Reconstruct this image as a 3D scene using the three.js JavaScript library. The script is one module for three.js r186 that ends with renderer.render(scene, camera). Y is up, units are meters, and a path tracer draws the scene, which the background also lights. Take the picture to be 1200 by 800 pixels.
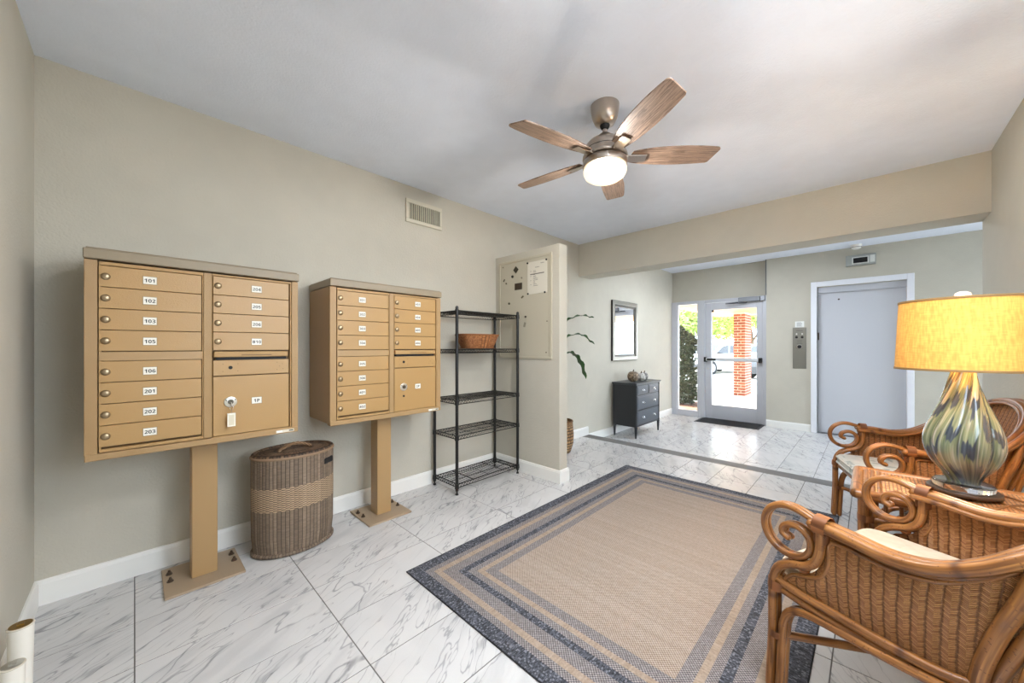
import * as THREE from 'three';
import { RoundedBoxGeometry } from 'three/addons/geometries/RoundedBoxGeometry.js';
import { mergeGeometries, mergeVertices } from 'three/addons/utils/BufferGeometryUtils.js';
import { RectAreaLightUniformsLib } from 'three/addons/lights/RectAreaLightUniformsLib.js';

// ---------- camera, sky, sun, exposure ----------
const scene = new THREE.Scene();
const camera = new THREE.PerspectiveCamera(2 * Math.atan(400 / 431) * 180 / Math.PI, 1.5, 0.05, 200);
camera.position.set(0, 1.15, 0);
camera.rotation.y = THREE.MathUtils.degToRad(44.26);
camera.setViewOffset(1200, 800, 0, -6, 1200, 800);
scene.background = new THREE.Color().setRGB(0.76, 0.90, 1.05);
scene.backgroundIntensity = 8;
const sun = new THREE.DirectionalLight(new THREE.Color().setRGB(1, 0.95, 0.86), 9);
sun.name = 'sun'; sun.position.set(-9, 22, -20); sun.target.position.set(-3, 0, -12);
sun.castShadow = true; sun.shadow.mapSize.set(2048, 2048);
Object.assign(sun.shadow.camera, { left: -30, right: 30, top: 30, bottom: -30, near: 0.5, far: 80 });
scene.add(sun, sun.target);
const renderer = new THREE.WebGLRenderer({ antialias: true });
renderer.toneMapping = THREE.LinearToneMapping;
renderer.toneMappingExposure = 1.34;
renderer.shadowMap.enabled = true;
RectAreaLightUniformsLib.init();
const FAN_CD = 2.9, LAMP_CD = 1.25, ENTRY_NITS = 52, FILL_NITS = 28;

// ---------- helpers ----------
const V = (x, y, z) => new THREE.Vector3(x, y, z);
let seed = 7;
const rnd = () => { seed = (seed + 0x6d2b79f5) | 0; let t = Math.imul(seed ^ (seed >>> 15), 1 | seed); t = (t + Math.imul(t ^ (t >>> 7), 61 | t)) ^ t; return ((t ^ (t >>> 14)) >>> 0) / 4294967296; };
const rr = (a, b) => a + (b - a) * rnd();
const used = {};
const numbered = (n) => { const k = used[n] = (used[n] ?? -1) + 1; return k ? n + '_' + String(k).padStart(3, '0') : n; };
const clean = (g) => {
  let q = g.index ? g.toNonIndexed() : g.clone();
  for (const k of Object.keys(q.attributes)) if (!['position', 'normal', 'uv'].includes(k)) q.deleteAttribute(k);
  if (!q.attributes.uv) q.setAttribute('uv', new THREE.BufferAttribute(new Float32Array(q.attributes.position.count * 2), 2));
  q.morphAttributes = {}; q.clearGroups(); return q;
};
const merge = (list) => (list = list.flat(9), list.length === 1 ? list[0] : mergeGeometries(list.map(clean)));
const at = (g, x, y, z, rx = 0, ry = 0, rz = 0) => { g.applyMatrix4(new THREE.Matrix4().compose(V(x, y, z), new THREE.Quaternion().setFromEuler(new THREE.Euler(rx, ry, rz)), V(1, 1, 1))); return g; };
const box = (x0, x1, y0, y1, z0, z1, bevel = 0, seg = 1) => {
  const w = Math.abs(x1 - x0), h = Math.abs(y1 - y0), d = Math.abs(z1 - z0);
  const g = bevel ? new RoundedBoxGeometry(w, h, d, seg, Math.min(bevel, w / 2.01, h / 2.01, d / 2.01)) : new THREE.BoxGeometry(w, h, d);
  return g.translate((x0 + x1) / 2, (y0 + y1) / 2, (z0 + z1) / 2);
};
const cyl = (r0, r1, y0, y1, seg = 24) => new THREE.CylinderGeometry(r1, r0, y1 - y0, seg).translate(0, (y0 + y1) / 2, 0);
const lathe = (pts, seg = 40) => new THREE.LatheGeometry(pts.map(([r, y]) => new THREE.Vector2(r, y)), seg);
// uv in metres, by the axis that each face looks along
const metres = (g0, s = 1, turn = false) => {
  const g = g0.index ? g0.toNonIndexed() : g0, p = g.attributes.position, n = g.attributes.normal, uv = new Float32Array(p.count * 2);
  for (let i = 0; i < p.count; i++) {
    const a = [Math.abs(n.getX(i)), Math.abs(n.getY(i)), Math.abs(n.getZ(i))], k = a.indexOf(Math.max(...a));
    let u = k === 0 ? p.getZ(i) : p.getX(i), v = k === 1 ? p.getZ(i) : p.getY(i);
    if (turn) [u, v] = [v, u];
    uv[i * 2] = u * s; uv[i * 2 + 1] = v * s;
  }
  g.setAttribute('uv', new THREE.BufferAttribute(uv, 2)); return g;
};
// a round pole or wire swept along points, with closed round ends; uv in metres
function pole(pts, r, { closed = false, rad = 8, step = 0.018, caps = true, straight = false } = {}) {
  const P = pts.map((p) => (p.isVector3 ? p : V(...p)));
  const c = straight || P.length === 2 ? new THREE.CurvePath() : new THREE.CatmullRomCurve3(P, closed, 'centripetal');
  if (c.isCatmullRomCurve3 === undefined) for (let i = 0; i + 1 < P.length; i++) c.add(new THREE.LineCurve3(P[i], P[i + 1]));
  const L = c.getLength(), n = P.length === 2 ? 1 : Math.max(4, Math.ceil(L / step));
  const g = new THREE.TubeGeometry(c, n, r, rad, closed), uv = g.attributes.uv;
  for (let i = 0; i < uv.count; i++) uv.setXY(i, uv.getX(i) * L, uv.getY(i) * 6.28 * r);
  if (closed || !caps) return g;
  const e = (p) => new THREE.SphereGeometry(r * 0.995, rad, 4).translate(p.x, p.y, p.z);
  return merge([g, e(P[0]), e(P[P.length - 1])]);
}
const wire = (a, b, r, rad = 5) => pole([a, b], r, { rad, caps: false });
function obj(name, geo, material, parent, label) {
  const m = new THREE.Mesh(Array.isArray(geo) ? merge(geo) : geo, material);
  m.castShadow = m.receiveShadow = true;
  m.name = parent && parent !== scene ? name : numbered(name);
  if (parent && parent !== scene) { const k = parent.children.filter((c) => c.name === name || c.name.startsWith(name + '_0')).length; if (k) m.name = name + '_' + String(k).padStart(3, '0'); }
  if (label) m.userData.label = label;
  (parent ?? scene).add(m); return m;
}
const objs = (name, list, material, parent) => { const a = list.flat(9).map((g) => obj(name, g, material, parent)); return a[0]; }; // alike pieces, each a part
const tag = (o, label, category, group) => { o.userData.label = label; o.userData.category = category; if (group) o.userData.group = group; return o; };
function thing(name, label, category, [x, y, z] = [0, 0, 0], turn = 0, group) {
  const o = new THREE.Group(); o.name = numbered(name); scene.add(o);
  o.position.set(x, y, z); o.rotation.y = turn; return tag(o, label, category, group);
}
const struct = (name, geo, m, label) => { const o = obj(name, geo, m); o.userData.kind = 'structure'; if (label) o.userData.label = label; return o; };
const structGroup = (name, label) => { const o = new THREE.Group(); o.name = name; o.userData.kind = 'structure'; if (label) o.userData.label = label; scene.add(o); return o; };

// ---------- noise and textures ----------
const hash = (x, y, s) => { let h = Math.imul(x, 374761393) + Math.imul(y, 668265263) + Math.imul(s, 2246822519); h = Math.imul(h ^ (h >>> 13), 1274126177); return ((h ^ (h >>> 16)) >>> 0) / 4294967296; };
const vn = (x, y, s = 0, px = 0, py = 0) => {
  const ix = Math.floor(x), iy = Math.floor(y), fx = x - ix, fy = y - iy, u = fx * fx * (3 - 2 * fx), v = fy * fy * (3 - 2 * fy);
  const wx = (k) => (px ? ((k % px) + px) % px : k), wy = (k) => (py ? ((k % py) + py) % py : k);
  const a = hash(wx(ix), wy(iy), s), b = hash(wx(ix + 1), wy(iy), s), c = hash(wx(ix), wy(iy + 1), s), d = hash(wx(ix + 1), wy(iy + 1), s);
  return a + (b - a) * u + (c - a) * v + (a - b - c + d) * u * v;
};
const fbm = (x, y, o = 4, s = 0) => { let t = 0, a = 0.5; for (let i = 0; i < o; i++) { t += a * vn(x, y, s + i * 17); x *= 2.03; y *= 2.03; a *= 0.5; } return t / (1 - Math.pow(0.5, o)); };
const clamp = (x, a = 0, b = 1) => Math.min(b, Math.max(a, x)), mix = (a, b, t) => a + (b - a) * t, sst = (a, b, x) => { const t = clamp((x - a) / (b - a)); return t * t * (3 - 2 * t); };
const mix3 = (a, b, t) => [mix(a[0], b[0], t), mix(a[1], b[1], t), mix(a[2], b[2], t)];
function tex(w, h, fn, srgb = true) {
  const d = new Uint8Array(w * h * 4);
  for (let y = 0; y < h; y++) for (let x = 0; x < w; x++) {
    const c = fn(x, y, x / w, y / h), i = (y * w + x) * 4;
    if (typeof c === 'number') d[i] = d[i + 1] = d[i + 2] = clamp(c) * 255; else { d[i] = clamp(c[0], 0, 255); d[i + 1] = clamp(c[1], 0, 255); d[i + 2] = clamp(c[2], 0, 255); }
    d[i + 3] = 255;
  }
  const t = new THREE.DataTexture(d, w, h);
  t.wrapS = t.wrapT = THREE.RepeatWrapping; t.magFilter = THREE.LinearFilter; t.minFilter = THREE.LinearFilter;
  if (srgb) t.colorSpace = THREE.SRGBColorSpace; t.needsUpdate = true; return t;
}
const scaled = (t, u, v = u) => { const c = t.clone(); c.repeat.set(u, v); c.needsUpdate = true; return c; };
function canvasTex(w, h, draw) {
  const c = document.createElement('canvas'); c.width = w; c.height = h; draw(c.getContext('2d'), w, h);
  const t = new THREE.CanvasTexture(c); t.colorSpace = THREE.SRGBColorSpace; t.magFilter = THREE.LinearFilter; return t;
}
const std = (color, roughness = 0.6, o = {}) => new THREE.MeshStandardMaterial({ color, roughness, ...o });
const phys = (color, roughness, o = {}) => new THREE.MeshPhysicalMaterial({ color, roughness, ...o });

// marble: 1.2 m square, veins leaning off the long axis of the tile
const marbleTex = tex(1024, 1024, (px, py, u, v) => {
  const x = u * 1.2, y = v * 1.2, a = 0.5, w1 = fbm(x * 4.5, y * 4.5, 3, 3) - 0.5, w2 = fbm(x * 30, y * 30, 3, 91) - 0.5;
  const rx = x * Math.cos(a) - y * Math.sin(a) + w1 * 0.055 + w2 * 0.010, ry = x * Math.sin(a) + y * Math.cos(a) + w1 * 0.05;
  const f = (fx, fy, s) => 1 - Math.abs(2 * fbm(rx * fx, ry * fy, 3, s) - 1);
  const m1 = sst(0.45, 0.66, fbm(rx * 4.2 + 5, ry * 2.2, 3, 77)), m2 = sst(0.46, 0.66, fbm(rx * 6 + 9, ry * 3.4, 3, 33)), m3 = sst(0.55, 0.72, fbm(x * 3 + 2, y * 3, 2, 45));
  const vein = 0.6 * Math.pow(sst(0.93, 1, f(14, 2.4, 29)), 2) * m1 + 0.6 * Math.pow(sst(0.91, 1, f(36, 5.5, 57)), 2) * m2 + 0.7 * Math.pow(sst(0.965, 1, f(7, 2.2, 83)), 1.5) * m3;
  const cloud = sst(0.46, 0.74, fbm(rx * 16, ry * 2.6, 4, 11)) * (0.10 + 0.42 * m1) + 0.22 * sst(0.5, 0.75, fbm(x * 5, y * 5, 3, 15));
  let c = mix3([207, 205, 203], [183, 182, 182], clamp(cloud));
  c = mix3(c, [124, 123, 126], clamp(vein * 0.85));
  const g = (hash(px, py, 5) - 0.5) * 4; return [c[0] + g, c[1] + g, c[2] + g];
});
const plaster = tex(256, 256, (px, py, u, v) => 0.5 * vn(u * 64, v * 64, 1, 64, 64) + 0.3 * vn(u * 128, v * 128, 2, 128, 128) + 0.2 * vn(u * 16, v * 16, 3, 16, 16), false);
const paintMap = tex(512, 512, (px, py, u, v) => { const n = 0.6 * vn(u * 6, v * 6, 8, 6, 6) + 0.4 * vn(u * 23, v * 23, 9, 23, 23); const k = 250 + (n - 0.5) * 9; return [k, k, k]; });
const mkWall = (c) => std(c, 0.88, { map: scaled(paintMap, 0.6), bumpMap: scaled(plaster, 2.2), bumpScale: 0.0012 });
const M = {
  wall: mkWall(new THREE.Color('#c6c0b1')), entryWall: mkWall(new THREE.Color('#cdcabb')), ceiling: mkWall(new THREE.Color('#ecf2fd')),
  white: std('#eceae4', 0.42), whiteDoor: std('#c6c7cc', 0.5), grout: std('#6c6865', 0.9), marble: phys('#ffffff', 0.27, { map: marbleTex, specularIntensity: 0.9 }),
  strip: std('#6d6a68', 0.55), tan: std('#c7a877', 0.42), tanRoof: std('#91826b', 0.45), tanDark: std('#7c6040', 0.6), steel: std('#c9c6c0', 0.28, { metalness: 1 }), chrome: std('#e6e6e6', 0.12, { metalness: 1 }),
  brass: std('#a88a55', 0.3, { metalness: 1 }), black: std('#141414', 0.45), blackWire: std('#121110', 0.42), dark: std('#0c0c0c', 0.7), nickel: std('#b8aca0', 0.28, { metalness: 1 }), rust: std('#4a3a2c', 0.6),
  alu: std('#c4c5cb', 0.4, { metalness: 0.25 }), glass: phys('#ffffff', 0, { transmission: 1, ior: 1.5 }), rubber: std('#232426', 0.9), lacquer: std('#26282b', 0.38), greyLacquer: std('#4b5057', 0.42),
};

// ---------- the room: walls, ceilings, beam ----------
const LW = -2.65, RW = 0.57, NW = 0.31, H = 2.44, FY = -0.132, ELW = -2.72, ERW = 4.2, EH = 2.55, DZ = -7.21, WZ = -7.09, BZ0 = -3.93, BZ1 = -4.2, BY = 2.037;
struct('wall_left', metres(box(LW - 0.12, LW, -0.2, H + 0.12, NW + 0.12, -4.15)), M.wall);
struct('wall_near', metres(box(LW, RW, -0.2, H + 0.12, NW, NW + 0.12)), M.wall);
struct('wall_right', metres(merge([box(RW, RW + 0.12, -0.2, H + 0.2, NW + 0.12, -0.35), box(RW, RW + 0.12, -0.2, H + 0.2, -1.95, BZ1), box(RW, RW + 0.12, -0.2, 0.95, -0.35, -1.95), box(RW, RW + 0.12, 2.1, H + 0.2, -0.35, -1.95)])), M.wall);
{
  const w = structGroup('window_2', 'unseen white framed window added in the right wall beside the camera for soft daylight');  // out-of-view window, added so soft sky light fills the room
  obj('window_frame', [box(RW + 0.03, RW + 0.09, 0.95, 1.0, -0.35, -1.95, 0.004), box(RW + 0.03, RW + 0.09, 2.05, 2.1, -0.35, -1.95, 0.004), box(RW + 0.03, RW + 0.09, 1.0, 2.05, -0.35, -0.40, 0.004), box(RW + 0.03, RW + 0.09, 1.0, 2.05, -1.90, -1.95, 0.004), box(RW + 0.03, RW + 0.09, 1.0, 2.05, -1.13, -1.17, 0.004)], M.white, w);
  obj('pane', box(RW + 0.055, RW + 0.061, 0.98, 2.07, -0.38, -1.15), M.glass, w); obj('pane', box(RW + 0.055, RW + 0.061, 0.98, 2.07, -1.15, -1.92), M.glass, w);
}
struct('ceiling', metres(box(LW, RW, H, H + 0.12, NW, BZ0)), M.ceiling);
struct('beam', metres(box(LW, RW, BY, EH + 0.12, BZ0, BZ1)), M.wall);
struct('wall_wing', metres(box(LW, -1.87, 0, 2.02, -2.49, -2.60, 0.004)), M.wall, 'low wing wall carrying the metal panel');
struct('wall_entry_left', metres(box(ELW - 0.12, ELW, -0.3, EH + 0.12, -4.15, DZ - 0.15)), M.wall);
struct('wall_entry_right', metres(merge([box(ERW, ERW + 0.12, -0.3, EH + 0.12, BZ1, -4.35), box(ERW, ERW + 0.12, -0.3, EH + 0.12, -6.95, DZ), box(ERW, ERW + 0.12, 2.4, EH + 0.12, -4.35, -6.95), box(ERW, ERW + 0.12, -0.3, -0.05, -4.35, -6.95)])), M.wall);
{
  const w = structGroup('window_3', 'unseen wide aluminium framed window added in the end wall to light the entry');  // out-of-view glazing, added to throw daylight from the right across the entry
  obj('window_frame', [box(ERW + 0.03, ERW + 0.09, -0.05, 0.02, -4.35, -6.95, 0.004), box(ERW + 0.03, ERW + 0.09, 2.34, 2.4, -4.35, -6.95, 0.004), ...[-4.38, -5.65, -6.92].map((z) => box(ERW + 0.03, ERW + 0.09, 0.02, 2.34, z - 0.03, z + 0.03, 0.004))], M.alu, w);
  obj('pane', box(ERW + 0.055, ERW + 0.061, 0, 2.36, -4.38, -5.65), M.glass, w); obj('pane', box(ERW + 0.055, ERW + 0.061, 0, 2.36, -5.65, -6.92), M.glass, w);
}
struct('wall_entry_near', metres(box(RW + 0.12, ERW + 0.12, -0.3, EH + 0.12, BZ1, BZ1 + 0.12)), M.wall);
struct('ceiling_entry', metres(box(ELW, ERW, EH, EH + 0.12, BZ1, DZ - 0.15)), M.ceiling);
const FX = -1.20; // the joint between the glazed bay and the lift wall
struct('wall_back', metres(merge([box(FX, -0.57, -0.3, EH, WZ, DZ - 0.15), box(-0.57, 0.35, 2.03, EH, WZ, DZ - 0.15), box(0.35, ERW, -0.3, EH, WZ, DZ - 0.15)])), M.wall);
struct('wall_over_door', metres(box(ELW, FX - 0.008, 1.985, EH, DZ + 0.02, DZ - 0.13)), M.wall);
struct('wall_joint', box(FX - 0.012, FX + 0.004, 1.985, EH, WZ + 0.004, WZ - 0.05), std('#6f706e', 0.6), 'thin grey strip drawn for the shadow gap where the lift wall meets the glazed bay');  // grey colour stands for the shade in the gap at the wall step

// floors: each tile a piece of its own on a grout bed
const tileCache = {}, variants = Array.from({ length: 12 }, () => [rnd() * 0.72, rnd() * 0.42, rnd() < 0.35]);
function tileGeo(w, d, k) {
  const key = w.toFixed(3) + '_' + d.toFixed(3) + '_' + k; if (tileCache[key]) return tileCache[key];
  const b = 0.0006, t = 0.005, P = [], U = [], N = [], [ou, ov, flip] = variants[k];
  const ring = (e, y) => [[-w / 2 + e, y, -d / 2 + e], [w / 2 - e, y, -d / 2 + e], [w / 2 - e, y, d / 2 - e], [-w / 2 + e, y, d / 2 - e]];
  const put = (p) => { P.push(...p); let u = p[0] + 0.15, v = p[2] + 0.3; if (flip) { u = 0.3 - u; v = 0.6 - v; } U.push((u + ou * 1.2) / 1.2, (v + ov * 1.2) / 1.2); };
  const quad = (a, b2, c, e) => { for (const q of [a, b2, c, a, c, e]) put(q); };
  const A = ring(b, 0), B = ring(0, -b), C = ring(0, -t);
  quad(A[3], A[2], A[1], A[0]);
  for (let i = 0; i < 4; i++) { const j = (i + 1) % 4; quad(A[i], A[j], B[j], B[i]); quad(B[i], B[j], C[j], C[i]); }
  const g = new THREE.BufferGeometry(); g.setAttribute('position', new THREE.Float32BufferAttribute(P, 3)); g.setAttribute('uv', new THREE.Float32BufferAttribute(U, 2)); g.computeVertexNormals();
  return tileCache[key] = g;
}
const TX = 0.2986, TZ = 0.595;
function tiles(floor, x0, x1, z0, z1, y) {
  const gap = 0.004;
  for (let i = -1; i < 24; i++) for (let j = -1; j < 14; j++) {
    let a = -2.49 + i * TX, b = a + TX, c = -j * TZ, d = c - TZ;
    a = Math.max(a, x0); b = Math.min(b, x1); c = Math.min(c, z0); d = Math.max(d, z1);
    if (b - a < 0.02 || c - d < 0.02) continue;
    const m = new THREE.Mesh(tileGeo(b - a - gap, c - d - gap, Math.floor(rnd() * 12)), M.marble);
    m.position.set((a + b) / 2, y + rr(-0.0003, 0.0003), (c + d) / 2); m.receiveShadow = m.castShadow = true;
    m.name = 'tile' + (floor.children.length ? '_' + String(floor.children.length).padStart(3, '0') : ''); floor.add(m);
  }
}
const floor = struct('floor', box(LW, RW, -0.2, -0.0012, NW, -4.15), M.grout); tiles(floor, LW, RW, NW, -4.0, 0);
const floor2 = struct('floor_entry', box(ELW, ERW, FY - 0.2, FY - 0.0012, -4.15, DZ - 0.15), M.grout); tiles(floor2, ELW, ERW, -4.15, DZ - 0.02, FY);
struct('trim_1', [box(LW, RW, -0.006, 0.001, -4.0, -4.155, 0.0015), box(LW, RW, -0.1, -0.004, -4.15, -4.155)], M.strip, 'flat dark grey nosing strip along the floor step');

// baseboards: moulded profile pushed along each run
function baseboard(name, a, b, nrm, y = 0, parts) {
  const L = Math.hypot(b[0] - a[0], b[1] - a[1]), s = new THREE.Shape([[0, 0], [0.014, 0], [0.014, 0.092], [0.0115, 0.098], [0.010, 0.106], [0.006, 0.11], [0, 0.11]].map((p) => new THREE.Vector2(...p)));
  const g = new THREE.ExtrudeGeometry(s, { depth: L, bevelEnabled: false });
  const X = V(nrm[0], 0, nrm[1]), Z = V(b[0] - a[0], 0, b[1] - a[1]).normalize(), m = new THREE.Matrix4().makeBasis(X, V(0, 1, 0), Z); m.setPosition(a[0], y, a[1]);
  g.applyMatrix4(m); if (m.determinant() < 0) { const q = g.toNonIndexed ? clean(g) : g; const p = q.attributes.position; for (let i = 0; i < p.count; i += 3) { const t = [p.getX(i), p.getY(i), p.getZ(i)]; p.setXYZ(i, p.getX(i + 2), p.getY(i + 2), p.getZ(i + 2)); p.setXYZ(i + 2, ...t); } q.computeVertexNormals(); return parts ? q : struct(name, q, M.white); }
  return parts ? g : struct(name, g, M.white);
}
struct('baseboard_left', [baseboard('', [LW, NW], [LW, -2.49], [1, 0], 0, 1), baseboard('', [LW, -2.60], [LW, -4.14], [1, 0], 0, 1)], M.white);
baseboard('baseboard_near', [LW + 0.014, NW], [RW, NW], [0, -1]);
baseboard('baseboard_right', [RW, NW - 0.014], [RW, BZ1], [-1, 0]);
struct('baseboard_wing', [baseboard('', [LW + 0.014, -2.49], [-1.856, -2.49], [0, 1], 0, 1), baseboard('', [-1.87, -2.49], [-1.87, -2.60], [1, 0], 0, 1), baseboard('', [LW + 0.014, -2.60], [-1.856, -2.60], [0, -1], 0, 1)], M.white);
baseboard('baseboard_entry_left', [ELW, -4.16], [ELW, DZ + 0.06], [1, 0], FY);
baseboard('baseboard_back', [FX + 0.0, WZ], [-0.645, WZ], [0, 1], FY);

// ---------- the glazed entrance, the lift door and their fittings ----------
const door1 = structGroup('door_1', 'grey aluminium glass entrance door with a push bar');
{
  const z = DZ, f = 0.055, x0 = -2.135, x1 = -1.265, y0 = FY + 0.012, y1 = 1.925; // leaf
  obj('door_stile', box(x0, x0 + 0.105, y0, y1, z - 0.022, z + 0.022, 0.004), M.alu, door1);
  obj('door_stile', box(x1 - 0.085, x1, y0, y1, z - 0.022, z + 0.022, 0.004), M.alu, door1);
  obj('door_rail', box(x0 + 0.105, x1 - 0.085, 1.80, y1, z - 0.022, z + 0.022, 0.004), M.alu, door1);
  obj('door_rail', box(x0 + 0.105, x1 - 0.085, y0, 0.115, z - 0.022, z + 0.022, 0.004), M.alu, door1);
  obj('pane', box(x0 + 0.1, x1 - 0.08, 0.11, 1.805, z - 0.003, z + 0.003), M.glass, door1);
  const bar = obj('push_bar', [box(x0 + 0.03, x1 - 0.02, 0.895, 0.955, z + 0.05, z + 0.095, 0.012, 2)], std('#d4d6d8', 0.4, { metalness: 0.2 }), door1);
  obj('end_cap', box(x0 - 0.005, x0 + 0.035, 0.88, 0.965, z + 0.022, z + 0.10, 0.008), M.black, bar);
  obj('end_cap', box(x1 - 0.05, x1 - 0.005, 0.88, 0.965, z + 0.022, z + 0.10, 0.008), M.black, bar);
  obj('latch_plate', box(x0 + 0.045, x0 + 0.19, 0.905, 0.94, z + 0.094, z + 0.098), M.black, bar);
  obj('lock_cylinder', at(cyl(0.014, 0.014, 0, 0.008, 16), x0 + 0.05, 0.76, z + 0.022, Math.PI / 2), M.steel, door1);
  const cl = obj('door_closer', box(-1.60, -1.29, 1.90, 1.975, z + 0.028, z + 0.10, 0.008), std('#84868a', 0.45, { metalness: 0.5 }), door1);
  obj('closer_arm', [pole([V(-1.48, 1.90, z + 0.07), V(-1.48, 1.885, z + 0.07), V(-1.78, 1.885, z + 0.12)], 0.008, { straight: true }), pole([V(-1.78, 1.885, z + 0.12), V(-1.62, 1.905, z + 0.03)], 0.007)], std('#55565a', 0.45, { metalness: 0.6 }), cl);
  obj('closer_cap', box(-1.289, -1.225, 1.90, 1.98, z + 0.028, z + 0.09, 0.006), std('#9a9ca0', 0.4, { metalness: 0.5 }), cl);
  obj('door_frame', [box(x0 - 0.085, x0 - 0.004, FY, 1.985, z - 0.05, z + 0.05, 0.004), box(x1 + 0.004, FX - 0.008, FY, 1.985, z - 0.05, z + 0.05, 0.004), box(x0 - 0.004, x1 + 0.004, 1.93, 1.985, z - 0.05, z + 0.05, 0.004), box(x0, x1, FY - 0.01, FY + 0.01, z - 0.06, z + 0.05)], M.alu, door1);
  const pull = obj('corner_block', box(x0 + 0.106, x0 + 0.14, 1.765, 1.798, z + 0.004, z + 0.02), M.black, door1);
}
const win1 = structGroup('window_1', 'tall narrow glazed sidelight beside the entrance door');
{
  const z = DZ, x0 = ELW, x1 = -2.222;
  obj('window_frame', [box(x0, x0 + 0.095, FY, 1.985, z - 0.05, z + 0.05, 0.004), box(x1 - 0.03, x1, FY, 1.985, z - 0.05, z + 0.05, 0.004), box(x0 + 0.095, x1 - 0.03, 1.93, 1.985, z - 0.05, z + 0.05, 0.004), box(x0 + 0.095, x1 - 0.03, FY, FY + 0.105, z - 0.05, z + 0.05, 0.004)], M.alu, win1);
  obj('glazing_bead', [box(x0 + 0.095, x0 + 0.118, FY + 0.105, 1.93, z - 0.02, z + 0.035, 0.003), box(x1 - 0.045, x1 - 0.03, FY + 0.105, 1.93, z - 0.02, z + 0.035, 0.003)], std('#d2d2d4', 0.4, { metalness: 0.3 }), win1);
  obj('pane', box(x0 + 0.1, x1 - 0.035, FY + 0.10, 1.935, z - 0.003, z + 0.003), M.glass, win1);
}
const door2 = structGroup('door_2', 'flat pale grey lift door in a white steel casing');
{
  const casing = std('#e6e6ea', 0.4);
  obj('door_casing', [box(-0.64, -0.57, FY, 2.11, WZ + 0.022, WZ - 0.10, 0.004), box(0.345, 0.41, FY, 2.11, WZ + 0.022, WZ - 0.10, 0.004), box(-0.57, 0.345, 2.035, 2.11, WZ + 0.022, WZ - 0.10, 0.004)], casing, door2);
  obj('door_header', box(-0.57, 0.345, 1.945, 2.035, WZ - 0.03, WZ - 0.12), std('#b9bac0', 0.5), door2);
  obj('door_leaf', box(-0.568, 0.343, FY + 0.012, 1.95, WZ - 0.075, WZ - 0.12), M.whiteDoor, door2);
  obj('door_sill', box(-0.57, 0.345, FY - 0.02, FY + 0.006, WZ, WZ - 0.12), std('#4c4a4a', 0.5, { metalness: 0.5 }), door2);
  obj('screw', at(cyl(0.012, 0.012, 0, 0.004, 12), -0.33, 1.84, WZ - 0.075, Math.PI / 2), M.rust, door2);
  obj('keyhole_plate', box(-0.566, -0.55, 1.25, 1.36, WZ - 0.074, WZ - 0.068), M.rust, door2);
}
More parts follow.
